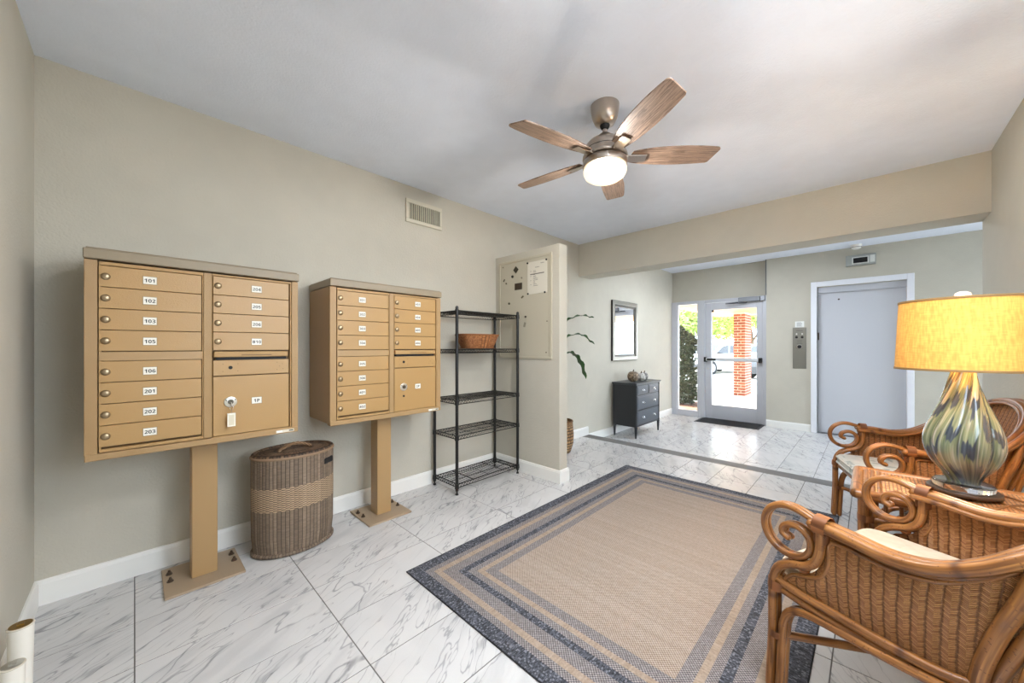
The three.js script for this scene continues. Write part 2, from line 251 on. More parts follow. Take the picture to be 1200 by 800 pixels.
{
  const mat = thing('door_mat', 'charcoal ribbed rubber mat on the floor before the glass door', 'mat', [-1.70, FY, -6.965]);
  const m = std('#343537', 0.95);
  obj('mat_base', box(-0.47, 0.47, 0.0005, 0.007, -0.245, 0.265, 0.003), m, mat);
  const ribs = []; for (let i = 0; i < 30; i++) ribs.push(box(-0.435, 0.435, 0.006, 0.0105, -0.215 + i * 0.0155, -0.207 + i * 0.0155));
  obj('rib_field', ribs, std('#2c2d2f', 0.95), mat).userData.kind = 'stuff';

  const cp = thing('lift_call_panel', 'brushed metal lift call panel with buttons on the wall beside the lift door', 'panel', [-0.775, 1.128, WZ]);
  const pm = std('#87867f', 0.35, { metalness: 0.85 });
  obj('face_plate', box(-0.082, 0.082, -0.313, 0.313, 0, 0.012, 0.004), pm, cp);
  for (const sx of [-0.035, 0.033]) { const k = obj('key_switch', at(cyl(0.017, 0.017, 0, 0.012, 18), sx, 0.165, 0.01, Math.PI / 2), M.dark, cp); const l = obj('indicator', at(cyl(0.010, 0.010, 0, 0.006, 14), sx, 0.215, 0.011, Math.PI / 2), std('#dcdcd6', 0.3), cp); }
  const cb = obj('call_button', at(cyl(0.028, 0.026, 0, 0.014, 24), 0.0, 0.02, 0.01, Math.PI / 2), M.black, cp); obj('button_ring', at(new THREE.TorusGeometry(0.03, 0.003, 6, 24), 0, 0.02, 0.013), M.steel, cb);
  obj('engraving', [at(box(-0.03, 0.03, -0.003, 0.003, 0, 0.0012), 0, 0.115, 0.012), at(box(-0.026, 0.026, -0.003, 0.003, 0, 0.0012), 0, 0.09, 0.012), at(box(-0.034, 0.034, -0.003, 0.003, 0, 0.0012), 0, 0.068, 0.012), at(box(-0.04, 0.04, -0.004, 0.004, 0, 0.0012), 0, 0.265, 0.012)], std('#5c5a55', 0.5), cp).userData.kind = 'stuff';
  const nt = tag(obj('notice_card', at(box(-0.055, 0.055, -0.045, 0.045, 0, 0.002), -0.775, 1.49, WZ + 0.0005), std('#e9e9e4', 0.7)), 'small white printed card on the wall above the lift call panel', 'notice');
  const nl = []; for (let i = 0; i < 5; i++) nl.push(at(box(-0.035, rr(0.0, 0.035), -0.003, 0.003, 0, 0.0008), -0.775, 1.515 - i * 0.013, WZ + 0.0025)); obj('print_line', nl, std('#8b8b88', 0.8), nt).userData.kind = 'stuff';

  const fi = thing('floor_indicator', 'lift position indicator with a black display above the lift door', 'indicator', [-0.10, 2.355, WZ]);
  obj('case', box(-0.15, 0.155, -0.072, 0.075, 0, 0.055, 0.006), std('#a7a9a4', 0.4, { metalness: 0.5 }), fi);
  obj('bezel', [box(-0.085, 0.085, 0.033, 0.045, 0.052, 0.062, 0.002), box(-0.085, 0.085, -0.05, -0.038, 0.052, 0.062, 0.002), box(-0.085, -0.073, -0.04, 0.035, 0.052, 0.062, 0.002), box(0.073, 0.085, -0.04, 0.035, 0.052, 0.062, 0.002)], std('#d4d4cf', 0.4), fi);
  obj('display', box(-0.075, 0.075, -0.04, 0.035, 0.05, 0.056), phys('#050505', 0.15), fi);
  obj('vent_block', box(0.095, 0.145, -0.045, 0.05, 0.053, 0.06, 0.002), std('#cfcfc9', 0.5), fi);

  const sd = thing('smoke_detector', 'round white smoke detector on the entry ceiling above the lift indicator', 'detector', [-0.14, EH, WZ + 0.16]);
  obj('base', cyl(0.058, 0.062, -0.022, 0, 28), std('#ecebe6', 0.5), sd);
  obj('dome', lathe([[0.0, -0.06], [0.03, -0.058], [0.048, -0.048], [0.055, -0.03], [0.055, -0.022]], 28), std('#f1f0ea', 0.45), sd);
  obj('slot', at(new THREE.TorusGeometry(0.0545, 0.003, 5, 28), 0, -0.034, 0, Math.PI / 2), M.dark, sd);
}

// ---------- mailboxes ----------
const plateCanvas = (t) => canvasTex(160, 128, (c, w, h) => { c.fillStyle = '#e9e4d8'; c.fillRect(0, 0, w, h); c.fillStyle = '#23231f'; c.font = 'bold ' + (t.length > 2 ? 84 : 90) + 'px sans-serif'; c.textAlign = 'center'; c.textBaseline = 'middle'; c.fillText(t, w / 2, h / 2 + 4, w * 0.92); });
const powder = tex(128, 128, (px, py, u, v) => 0.5 * vn(u * 40, v * 40, 4, 40, 40) + 0.5 * vn(u * 64, v * 64, 6, 64, 64), false);
const tanPaint = std('#b08b58', 0.4, { bumpMap: scaled(powder, 8), bumpScale: 0.0004 }), tanFrame = std('#aa895d', 0.42, { bumpMap: scaled(powder, 8), bumpScale: 0.0004 });
function mailbox(z, label, nums, parcel, keyed) {
  // local axes: the front looks along +x (front plane at x = 0), z runs towards the camera
  const t = thing('cluster_mailbox', label, 'mailbox', [-2.28, 0, z], 0, 'pedestal mailbox cabinets on the left wall');
  const HW = 0.388, D = 0.362, y0 = 0.70, y1 = 1.507;
  obj('cabinet', metres(merge([box(-D, -0.012, y0, y1, HW - 0.004, HW), box(-D, -0.012, y0, y1, -HW, -HW + 0.004), box(-D, -D + 0.004, y0, y1, -HW, HW), box(-D, -0.012, y0, y0 + 0.004, -HW, HW), box(-D + 0.004, -0.05, y0, y1, -HW + 0.004, HW - 0.004)])), tanFrame, t);
  obj('corner_post', box(-0.05, 0.0, y0, y1, HW - 0.036, HW + 0.001, 0.002), tanFrame, t);
  obj('corner_post', box(-0.05, 0.0, y0, y1, -HW - 0.001, -HW + 0.030, 0.002), tanFrame, t);
  obj('sill_lip', [box(-0.05, 0.004, 0.680, 0.708, -HW, HW, 0.003), box(-D, -0.04, 0.690, 0.702, -HW, HW)], tanFrame, t);
  const roof = obj('roof', metres(merge([box(-D - 0.003, 0.013, 1.510, 1.552, -HW - 0.004, HW + 0.004, 0.005)])), M.tanRoof, t);
  obj('roof_cap', box(-D - 0.003, 0.005, 1.552, 1.558, -HW + 0.004, HW - 0.004, 0.003), M.tanRoof, roof);
  // the two master frames, proud of the cabinet
  const zl0 = HW - 0.0395, zl1 = 0.0165, zr0 = -0.015, zr1 = -HW + 0.033;
  obj('master_frame', [box(-0.03, 0.002, 1.489, 1.503, zl1, zl0, 0.0015), box(-0.03, 0.002, 0.711, 0.724, zl1, zl0, 0.0015), box(-0.03, 0.002, 0.724, 1.489, zl0 - 0.006, zl0, 0.0015), box(-0.03, 0.002, 0.724, 1.489, zl1, zl1 + 0.0045, 0.0015)], tanPaint, t);
  obj('master_frame', [box(-0.03, 0.002, 1.494, 1.503, zr1, zr0, 0.0015), box(-0.03, 0.002, 0.705, 0.712, zr1, zr0, 0.0015), box(-0.03, 0.002, 0.712, 1.494, zr0 - 0.002, zr0, 0.001), box(-0.03, 0.002, 0.712, 1.494, zr1, zr1 + 0.006, 0.0015)], tanPaint, t);
  obj('shadow_gap', box(-0.035, -0.028, 0.712, 1.50, -HW + 0.03, HW - 0.036), M.tanDark, t);
  const face = (za, zb, ya, yb, p = 0.0035) => metres(box(-0.02, p, ya, yb, Math.min(za, zb), Math.max(za, zb), 0.0016), 1);
  const lock = (y, zz, par) => {
    const l = obj('lock', [at(lathe([[0, 0.009], [0.0085, 0.0085], [0.0105, 0.006], [0.0145, 0.004], [0.015, 0]], 20), 0.003, y, zz, 0, 0, -Math.PI / 2)], M.nickelLock ??= std('#a38f72', 0.35, { metalness: 0.9 }), par);
    return l;
  };
  const plate = (txt, y, zz, par, w = 0.043) => obj('number_plate', [box(0.0032, 0.0045, y - 0.0165, y + 0.0165, zz - w / 2, zz + w / 2), ((g) => g.rotateY(Math.PI / 2).translate(0.0047, y, zz))(new THREE.PlaneGeometry(w - 0.001, 0.032))].slice(1), std('#ffffff', 0.55, { map: plateCanvas(txt) }), par);
  const holder = (y, zz, par) => obj('plate_frame', [box(0.003, 0.0046, y - 0.0185, y + 0.0185, zz - 0.0235, zz + 0.0235, 0.0008)], M.tanDark2 ??= std('#9a8057', 0.5), par);
  for (let i = 0; i < 8; i++) {
    const top = (i < 4 ? 1.486 : 1.0885) - (i % 4) * 0.0893, d = obj('mail_door', face(0.349, 0.024, top - 0.0866, top), tanPaint, t);
    lock(top - 0.044, 0.330, d); holder(top - 0.045, 0.198, d); plate(nums[i], top - 0.045, 0.198, d);
  }
  obj('cross_bar', face(0.349, 0.021, 1.0905, 1.128, 0.0025), tanFrame, t);
  obj('centre_stile', box(-0.03, 0.0045, 0.712, 1.503, zr0 + 0.001, zl1 - 0.001, 0.0015), tanFrame, t);
  for (let i = 0; i < 4; i++) {
    const top = 1.4915 - i * 0.0905, d = obj('mail_door', face(-0.0195, -0.343, top - 0.0878, top), tanPaint, t);
    lock(top - 0.045, -0.038, d); holder(top - 0.045, -0.196, d); plate(nums[8 + i], top - 0.045, -0.196, d);
  }
  const hood = obj('outgoing_slot', box(-0.02, 0.012, 1.098, 1.126, -0.337, -0.022, 0.004), tanPaint, t);
  obj('slot_opening', box(-0.02, 0.004, 1.085, 1.0975, -0.330, -0.030), M.dark, hood);
  obj('slot_print', box(0.0115, 0.0125, 1.106, 1.110, -0.26, -0.13), M.tanDark, hood);
  const cp = obj('collection_panel', face(-0.0195, -0.343, 1.008, 1.083), tanPaint, t);
  obj('keyhole', [at(cyl(0.0085, 0.0085, 0, 0.003, 16), 0.0035, 1.046, -0.087, 0, 0, -Math.PI / 2)], M.dark, cp);
  const dots = []; for (const [dz, dy] of [[0.03, 0.018], [-0.03, 0.018], [0.03, -0.018], [-0.03, -0.018], [-0.2, 0.02], [-0.225, 0.012], [-0.2, -0.018], [-0.228, -0.015], [-0.212, 0]]) dots.push(at(new THREE.SphereGeometry(0.0022, 6, 4), 0.0032, 1.046 + dy, -0.087 + dz));
  obj('rivets', dots, M.tanDark, cp).userData.kind = 'stuff';
  const pd = obj('parcel_door', face(-0.0195, -0.343, 0.715, 1.003), tanPaint, t);
  const zp = -0.087, yp = 0.876;
  const pl = obj('parcel_lock', [at(lathe([[0.012, 0.006], [0.024, 0.006], [0.0265, 0.003], [0.0265, 0]], 28), 0.003, yp, zp, 0, 0, -Math.PI / 2)], std('#d8d2c4', 0.3, { metalness: 0.7 }), pd);
  obj('lock_core', [at(cyl(0.011, 0.011, 0, 0.011, 20), 0.003, yp, zp, 0, 0, -Math.PI / 2)], std('#6a6459', 0.35, { metalness: 0.9 }), pl);
  objs('lock_slot', [at(box(0.0085, 0.0095, -0.004, 0.004, -0.0015, 0.0015), 0, yp + 0.01, zp + 0.018, 0.5), at(box(0.0085, 0.0095, -0.004, 0.004, -0.0015, 0.0015), 0, yp + 0.01, zp - 0.018, -0.5)], M.dark, pl);
  holder(yp - 0.003, -0.196, pd); plate(parcel, yp - 0.003, -0.196, pd);
  if (!keyed) obj('keyhole', [at(cyl(0.007, 0.007, 0, 0.003, 16), 0.0035, yp - 0.062, zp, 0, 0, -Math.PI / 2)], M.dark, pd);
  obj('maker_sticker', [((g) => g.rotateY(Math.PI / 2).translate(0.0045, 0.693, -0.325))(new THREE.PlaneGeometry(0.085, 0.014))], std('#ffffff', 0.5, { map: canvasTex(256, 42, (c, w, h) => { c.fillStyle = '#d9d0bc'; c.fillRect(0, 0, w, h); c.fillStyle = '#2a2622'; c.fillRect(w * 0.72, h * 0.3, w * 0.24, h * 0.4); c.fillStyle = '#f4f0e6'; c.fillRect(w * 0.05, h * 0.15, w * 0.3, h * 0.7); }) }), t);
  const post = obj('pedestal', box(-0.2, -0.1, 0.012, 0.69, -0.05, 0.05, 0.004), tanFrame, t);
  const bp = obj('base_plate', metres(box(-0.305, 0, 0, 0.012, -0.151, 0.151, 0.003)), std('#a8937a', 0.5, { metalness: 0.1 }), t);
  for (const sx of [-0.25, -0.17]) for (const sz of [-1, 1]) obj('anchor_bolt', [at(cyl(0.013, 0.013, 0, 0.003, 16), sx + 0.02, 0.012, sz * 0.125), at(cyl(0.009, 0.009, 0.003, 0.011, 6), sx + 0.02, 0.012, sz * 0.125), at(cyl(0.005, 0.005, 0, 0.02, 10), sx + 0.02, 0.012, sz * 0.125)], M.rust, bp);
  return t;
}
mailbox(-0.2455, 'tan pedestal mailbox nearest the room corner, doors numbered 101 to 206', ['101', '102', '103', '105', '106', '201', '202', '203', '204', '205', '206', 'B10'], '1P', true);
mailbox(-1.192, 'tan pedestal mailbox beside the black wire shelf, doors numbered 301 to 406', ['301', '302', '303', '304', '305', '306', '401', '402', '403', '404', '405', '406'], '2P', false);
{
  const k = thing('key_with_tag', 'key with a white plastic tag hanging from the parcel lock of the corner mailbox', 'key', [-2.262, 0.868, -0.3325]);
  obj('key', [box(-0.006, 0.004, -0.003, 0.003, -0.001, 0.001), at(new THREE.TorusGeometry(0.008, 0.0022, 6, 18), 0.009, -0.002, 0)], M.steel, k);
  obj('key_ring', [at(new THREE.TorusGeometry(0.010, 0.0011, 6, 24), 0.012, -0.019, 0, 0, 0.6), wire(V(0.012, -0.029, 0), V(0.012, -0.046, 0), 0.001)], M.chrome, k);
  obj('tag', box(0.009, 0.0135, -0.111, -0.045, -0.0165, 0.0165, 0.002), std('#ece5d6', 0.35), k);
  obj('tag_paper', box(0.0134, 0.0138, -0.104, -0.053, -0.011, 0.011), std('#d9cfb6', 0.8), k);
}

// ---------- woven things along the left wall ----------
// hamper weave: upright stakes with fine rows, and an open band of twisted pairs; u round the body, v up
const hamperTex = [true, false].map((col) => tex(1024, 512, (px, py, u, v) => {
  const N = 64, cu = u * N, i = Math.floor(cu), f = cu - i, band = v > 0.46 && v < 0.70, rows = band ? 44 : 74, rv = v * rows + (band ? (i % 2) * 0.5 : (i % 2) * 0.5), j = Math.floor(rv), g = rv - j;
  const rib = Math.sin(Math.PI * f), row = Math.sin(Math.PI * g);
  if (!col) return band ? 0.15 + 0.85 * Math.pow(row, 0.8) * (0.45 + 0.55 * rib) : 0.25 + 0.75 * (0.7 * Math.pow(rib, 0.6) + 0.3 * row);
  const t = hash(i, j % 64, band ? 3 : 9), tone = hash(i, 0, 4);
  let c = mix3([106, 90, 74], [150, 130, 110], 0.35 * t + 0.65 * tone);
  if (band) c = mix3(c, [196, 166, 132], 0.75 * sst(0.3, 0.8, row));
  const dark = band ? sst(0.0, 0.55, row) : sst(0, 0.35, rib) * (0.7 + 0.3 * sst(0, 0.4, row));
  return mix3([48, 36, 27], c, dark);
}, col));
const hamperMat = std('#ffffff', 0.75, { map: hamperTex[0], bumpMap: hamperTex[1], bumpScale: 0.003 });
const lidTex = [true, false].map((col) => tex(256, 256, (px, py, u, v) => {
  const i = Math.floor(u * 60), j = Math.floor(v * 10), f = u * 60 - i, g = v * 10 - j, over = (i + j) % 2, p = Math.sin(Math.PI * f) * Math.sin(Math.PI * g);
  if (!col) return over ? 0.4 + 0.6 * p : 0.2 + 0.4 * p;
  return mix3([40, 30, 22], mix3([92, 70, 52], [128, 100, 76], hash(i, j, 2)), sst(0, 0.5, p + (over ? 0.2 : 0)));
}, col));
const lidMat = std('#ffffff', 0.7, { map: lidTex[0], bumpMap: lidTex[1], bumpScale: 0.003 });
// an oval wall of rings [y, half depth, half length], outside then inside; uv: u once round, v by height
function ovalWall(rings, seg = 96, pow = 1) {
  const P = [], U = [], I = [], y0 = Math.min(...rings.map((r) => r[0])), y1 = Math.max(...rings.map((r) => r[0]));
  rings.forEach(([y, a, b]) => { for (let i = 0; i <= seg; i++) { const t = i / seg * 2 * Math.PI, c = Math.cos(t), s = Math.sin(t), e = (q) => Math.sign(q) * Math.pow(Math.abs(q), pow); P.push(a * e(c), y, b * e(s)); U.push(i / seg, (y - y0) / (y1 - y0)); } });
  for (let r = 0; r + 1 < rings.length; r++) for (let i = 0; i < seg; i++) { const a = r * (seg + 1) + i, b = a + seg + 1; I.push(a, b, a + 1, a + 1, b, b + 1); }
  const g = new THREE.BufferGeometry(); g.setAttribute('position', new THREE.Float32BufferAttribute(P, 3)); g.setAttribute('uv', new THREE.Float32BufferAttribute(U, 2)); g.setIndex(I); g.computeVertexNormals(); return g;
}
const ovalRing = (y, a, b, r, n = 40, pow = 1) => pole(Array.from({ length: n }, (_, i) => { const t = i / n * 2 * Math.PI, c = Math.cos(t), s = Math.sin(t), e = (q) => Math.sign(q) * Math.pow(Math.abs(q), pow); return V(a * e(c), y, b * e(s)); }), r, { closed: true, rad: 6 });
{
  const h = thing('wicker_hamper', 'oval grey-brown wicker laundry hamper on the floor between the two mailbox pedestals', 'hamper', [-2.425, 0, -0.655]);
  const A = 0.155, B = 0.212, T = 0.535;
  obj('body', ovalWall([[0.012, A - 0.012, B - 0.012], [0.1, A - 0.002, B - 0.002], [0.3, A, B], [T, A, B]]), hamperMat, h);
  obj('lining', ovalWall([[T, A, B], [T, A - 0.012, B - 0.012], [0.02, A - 0.02, B - 0.02], [0.02, 0.01, 0.01]]), std('#5b4736', 0.9), h);
  obj('foot_rim', ovalRing(0.012, A - 0.008, B - 0.008, 0.011), hamperMat, h);
  obj('top_rim', [ovalRing(T + 0.002, A - 0.003, B - 0.003, 0.0085)], std('#8d735a', 0.7), h);
  const lid = obj('lid', at(ovalWall([[0.0, A - 0.014, B - 0.014], [0.010, A - 0.02, B - 0.02], [0.014, A * 0.7, B * 0.7], [0.016, A * 0.35, B * 0.35], [0.017, 0.002, 0.002]]), 0, T + 0.002, 0), lidMat, h, 'dark woven lid');
  obj('lid_rim', ovalRing(T + 0.01, A - 0.012, B - 0.012, 0.012), lidMat, lid);
  const twist = []; for (let k = 0; k < 3; k++) twist.push(pole(Array.from({ length: 30 }, (_, i) => { const s = i / 29, a = s * 14 + k * 2.1; return V(0.006 * Math.cos(a) + 0.02, T + 0.022 + 0.03 * Math.sin(Math.PI * s) + 0.006 * Math.sin(a), (s - 0.5) * 0.17); }), 0.0045, { rad: 6 }));
  obj('lid_handle', twist, std('#8a6b4c', 0.65), lid);
  obj('hand_hole', [at(new RoundedBoxGeometry(0.02, 0.036, 0.075, 2, 0.008), A * Math.cos(-0.82) - 0.004, T - 0.06, B * Math.sin(-0.82) + 0.004, 0, 0.62)], M.dark, h);
}
{
  const s = thing('wire_shelf', 'black five-tier wire shelving rack in the corner beside the wing wall', 'shelf');
  const X0 = -2.60, X1 = -2.297, Z0 = -1.745, Z1 = -2.43, R = 0.0125;
  for (const x of [X0, X1]) for (const z of [Z0, Z1]) {
    const p = obj('post', [at(cyl(R, R, 0.03, 1.455, 14), x, 0, z), at(new THREE.SphereGeometry(R, 12, 6), x, 1.455, z), ...[0.2, 0.42, 0.64, 0.86, 1.08, 1.3].map((y) => at(new THREE.TorusGeometry(R, 0.0012, 4, 14), x, y, z, Math.PI / 2))], M.blackWire, s);
    obj('foot', [at(cyl(0.013, 0.011, 0.0, 0.012, 12), x, 0, z), at(cyl(0.006, 0.006, 0.012, 0.035, 10), x, 0, z)], M.blackWire, p);
  }
  for (const y of [1.432, 1.127, 0.727, 0.452, 0.078]) {
    const rim = [], w = [];
    const x0 = X0 + 0.012, x1 = X1 - 0.004, z0 = Z0 - 0.012, z1 = Z1 + 0.012;
    for (const [a, b] of [[[x0, z0], [x1, z0]], [[x1, z0], [x1, z1]], [[x1, z1], [x0, z1]], [[x0, z1], [x0, z0]]]) {
      for (const [yy, r] of [[y, 0.0042], [y - 0.027, 0.0038]]) rim.push(wire(V(a[0], yy, a[1]), V(b[0], yy, b[1]), r));
      const L = Math.hypot(b[0] - a[0], b[1] - a[1]), n = Math.round(L / 0.03) * 2, zig = [];
      for (let i = 0; i <= n; i++) { const t = i / n; zig.push(V(mix(a[0], b[0], t), i % 2 ? y : y - 0.026, mix(a[1], b[1], t))); }
      rim.push(pole(zig, 0.0027, { rad: 4, caps: false, straight: true, step: 0.03 }));
    }
    const tier = obj('tier', rim, M.blackWire, s);
    for (let i = 1; i < 27; i++) { const z = mix(z0, z1, i / 27); w.push(wire(V(x0, y + 0.002, z), V(x1, y + 0.002, z), 0.0019, 4)); }
    for (const t of [0.33, 0.67]) w.push(wire(V(mix(x0, x1, t), y - 0.002, z0), V(mix(x0, x1, t), y - 0.002, z1), 0.0028));
    for (const t of [0.25, 0.5, 0.75]) w.push(wire(V(x0, y - 0.003, mix(z0, z1, t)), V(x1, y - 0.003, mix(z0, z1, t)), 0.0028));
    obj('wire_deck', w, M.blackWire, tier).userData.kind = 'stuff';
    const col = []; for (const x of [X0, X1]) for (const z of [Z0, Z1]) col.push(at(cyl(0.0175, 0.0155, y - 0.03, y + 0.006, 14), x, 0, z));
    obj('collar', col, M.blackWire, tier);
  }
  const b = thing('wicker_basket', 'small flared brown wicker basket on the second tier of the black rack', 'basket', [-2.435, 1.1335, -2.07]);
  const bt = [true, false].map((col) => tex(512, 128, (px, py, u, v) => {
    const i = Math.floor(u * 90), j = Math.floor(v * 14), f = u * 90 - i, g = v * 14 - j, o = (i + j) % 2, p = Math.pow(Math.sin(Math.PI * f), 0.7) * Math.pow(Math.sin(Math.PI * g), 0.7);
    if (!col) return (o ? 0.3 : 0) + 0.7 * p;
    return mix3([52, 28, 13], mix3([148, 88, 46], [196, 132, 78], hash(i, j, 8)), sst(0.05, 0.6, p + (o ? 0.15 : 0)));
  }, col));
  const bm = std('#ffffff', 0.6, { map: bt[0], bumpMap: bt[1], bumpScale: 0.003 });
  obj('side_wall', ovalWall([[0.003, 0.085, 0.145], [0.02, 0.09, 0.15], [0.115, 0.115, 0.195], [0.118, 0.110, 0.190], [0.02, 0.084, 0.143], [0.012, 0.02, 0.03], [0.012, 0.001, 0.001]], 72, 0.55), bm, b);
  obj('rim', ovalRing(0.116, 0.113, 0.193, 0.007, 48, 0.55), std('#8a552c', 0.6), b);
  obj('base', box(-0.08, 0.08, 0, 0.006, -0.14, 0.14, 0.003), std('#7a4a28', 0.7), b);
}
{
  // supply grille: frame and upright blades, high on the left wall
  const v = thing('air_vent', 'cream wall air grille with upright blades high beside the ceiling', 'vent', [LW, 2.24, -1.674]);
  const m = std('#cfc8b4', 0.5);
  obj('vent_frame', [box(0.0005, 0.014, 0.062, 0.094, -0.171, 0.171, 0.004), box(0.0005, 0.014, -0.094, -0.064, -0.171, 0.171, 0.004), box(0.0005, 0.014, -0.064, 0.062, 0.142, 0.171, 0.004), box(0.0005, 0.014, -0.064, 0.062, -0.171, -0.146, 0.004)], m, v);
  obj('duct_back', box(0.0003, 0.0012, -0.066, 0.064, -0.146, 0.143), std('#2e2a22', 0.9), v);
  for (let i = 0; i < 15; i++) obj('blade', at(box(-0.006, 0.006, -0.064, 0.062, -0.0009, 0.0009), 0.0078, 0, 0.133 - i * 0.0189, 0, 0.6), m, v);
}
// ---------- metal cover on the wing wall, notices and magnets ----------
{
  const m = std('#bdb5a0', 0.5), Z = -2.49;
  const t = thing('panel_cover', 'painted metal panel cover screwed to the wing wall above the rack', 'panel', [0, 0, Z]);
  obj('cover_frame', [box(-2.597, -1.944, 1.936, 1.960, 0.0005, 0.012, 0.003), box(-2.597, -1.944, 1.042, 1.062, 0.0005, 0.012, 0.003), box(-2.597, -2.575, 1.062, 1.936, 0.0005, 0.012, 0.003), box(-1.972, -1.944, 1.062, 1.936, 0.0005, 0.012, 0.003)], m, t);
  obj('cover_sheet', metres(box(-2.576, -1.971, 1.061, 1.937, 0.0005, 0.006, 0.002)), std('#beb6a2', 0.45), t);
  for (const [x, y] of [[-2.54, 1.912], [-1.998, 1.37], [-2.008, 1.10], [-2.54, 1.10]]) obj('screw', at(cyl(0.006, 0.005, 0, 0.003, 10), x, y, 0.006, Math.PI / 2), M.rust, t);
  const page = canvasTex(360, 460, (c, w, h) => {
    c.fillStyle = '#d9d3c4'; c.fillRect(0, 0, w, h); c.fillStyle = '#6b665c'; c.font = 'bold 20px sans-serif'; c.fillText('Notice', w * 0.68, 44); c.font = 'bold 17px sans-serif'; c.fillText('Residents', w * 0.4, 92);
    c.fillRect(w * 0.14, 172, w * 0.72, 13); for (let i = 0; i < 11; i++) { c.fillRect(w * 0.3, 130 + i * 20 + (i > 1 ? 14 : 0), w * (0.08 + 0.22 * hash(i, 1, 1)), 5); if (i % 3 === 0) c.fillRect(w * 0.14, 130 + i * 20 + (i > 1 ? 14 : 0), w * 0.06, 5); }
  });
  const n = thing('paper_notice', 'white printed page held by magnets at the top of the metal panel cover', 'notice', [0, 0, Z + 0.0068]);
  obj('page', box(-2.222, -1.996, 1.62, 1.908, 0, 0.0012), std('#d9d3c4', 0.8), n);
  obj('page_print', new THREE.PlaneGeometry(0.224, 0.286).translate(-2.109, 1.764, 0.0016), std('#ffffff', 0.8, { map: page }), n);
  const mag = (name, g, mat, label) => tag(obj(name, g, mat), label, 'magnet', 'magnets on the metal panel cover');
  const dot = (x, y, r) => at(cyl(r, r * 0.85, 0, 0.006, 16), x, y, Z + 0.0062, Math.PI / 2);
  mag('magnet', at(box(-0.024, 0.024, -0.024, 0.024, 0, 0.005, 0.002), -2.368, 1.866, Z + 0.0062, 0, 0, Math.PI / 4), std('#3c3526', 0.6), 'dark diamond-shaped magnet, largest near the top of the panel cover');
  mag('magnet', box(-2.382, -2.290, 1.677, 1.738, Z + 0.0062, Z + 0.0105, 0.001), std('#37291b', 0.6), 'dark brown rectangular magnet in the middle of the panel cover');
  mag('magnet', dot(-2.413, 1.808, 0.014), M.black, 'round black magnet just below the diamond-shaped magnet');
  mag('magnet', dot(-2.457, 1.558, 0.011), std('#3f382c', 0.6), 'small dark round magnet low above the top of the rack');
  mag('magnet', dot(-2.248, 1.421, 0.010), std('#3f382c', 0.6), 'small dark round magnet beside the top corner of the rack');
  mag('magnet', at(box(-0.018, 0.014, -0.008, 0.008, 0, 0.004, 0.002), -2.284, 1.606, Z + 0.0062, 0, 0, 0.5), std('#5d5138', 0.6), 'slanting olive strip magnet below the brown rectangular magnet');
  mag('magnet', merge([at(box(-0.014, 0.014, -0.007, 0.007, 0, 0.004, 0.002), -2.525, 1.785, Z + 0.0062, 0, 0, 0.9), dot(-2.495, 1.752, 0.008)]), std('#4b4232', 0.6), 'crooked dark magnet nearest the inner corner of the wing wall');
  mag('magnet', at(box(-0.012, 0.012, -0.022, 0.022, 0, 0.004, 0.002), -2.258, 1.350, Z + 0.0062, 0, 0, -0.3), std('#8f8878', 0.6), 'pale grey magnet lowest on the panel cover');
  mag('magnet', dot(-2.294, 1.782, 0.009), std('#8a7f74', 0.6), 'small greyish round magnet between the brown magnet and the page');
  for (const [x, y, l] of [[-2.221, 1.903, 'black dot magnet at the upper inner corner of the page'], [-2.003, 1.903, 'black dot magnet at the upper outer corner of the page'], [-2.216, 1.626, 'black dot magnet at the lower inner corner of the page'], [-2.02, 1.622, 'black dot magnet at the lower outer corner of the page']]) mag('magnet', dot(x, y, 0.009).translate(0, 0, 0.0022), M.black, l);
}
{
  const mk = (name, label, x, top, r, tilt, capM) => {
    const t = thing(name, label, 'pipe cap', [x, 0, NW - 0.052]);
    obj('pipe', [at(cyl(r * 0.86, r, 0, top, 28), 0, 0, 0)], std('#ece6da', 0.35), t);
    obj('cap_rim', at(new THREE.TorusGeometry(r * 0.95, 0.003, 6, 28), 0, top, 0, Math.PI / 2), std('#d8cfbd', 0.4), t);
    obj('metal_plug', [cyl(r * 0.9, r * 0.88, top - 0.002, top + 0.004, 28), at(box(-0.008, 0.008, 0, 0.007, -0.008, 0.008, 0.002), 0, top + 0.002, 0)], capM, t);
  };
  mk('capped_pipe', 'short white pipe stub with a brass plug by the near baseboard', -1.975, 0.245, 0.028, 0, M.brass);
  mk('capped_pipe', 'lower white pipe stub with a silver plug beside the brass-plugged one', -1.86, 0.185, 0.025, 0, M.steel);
}

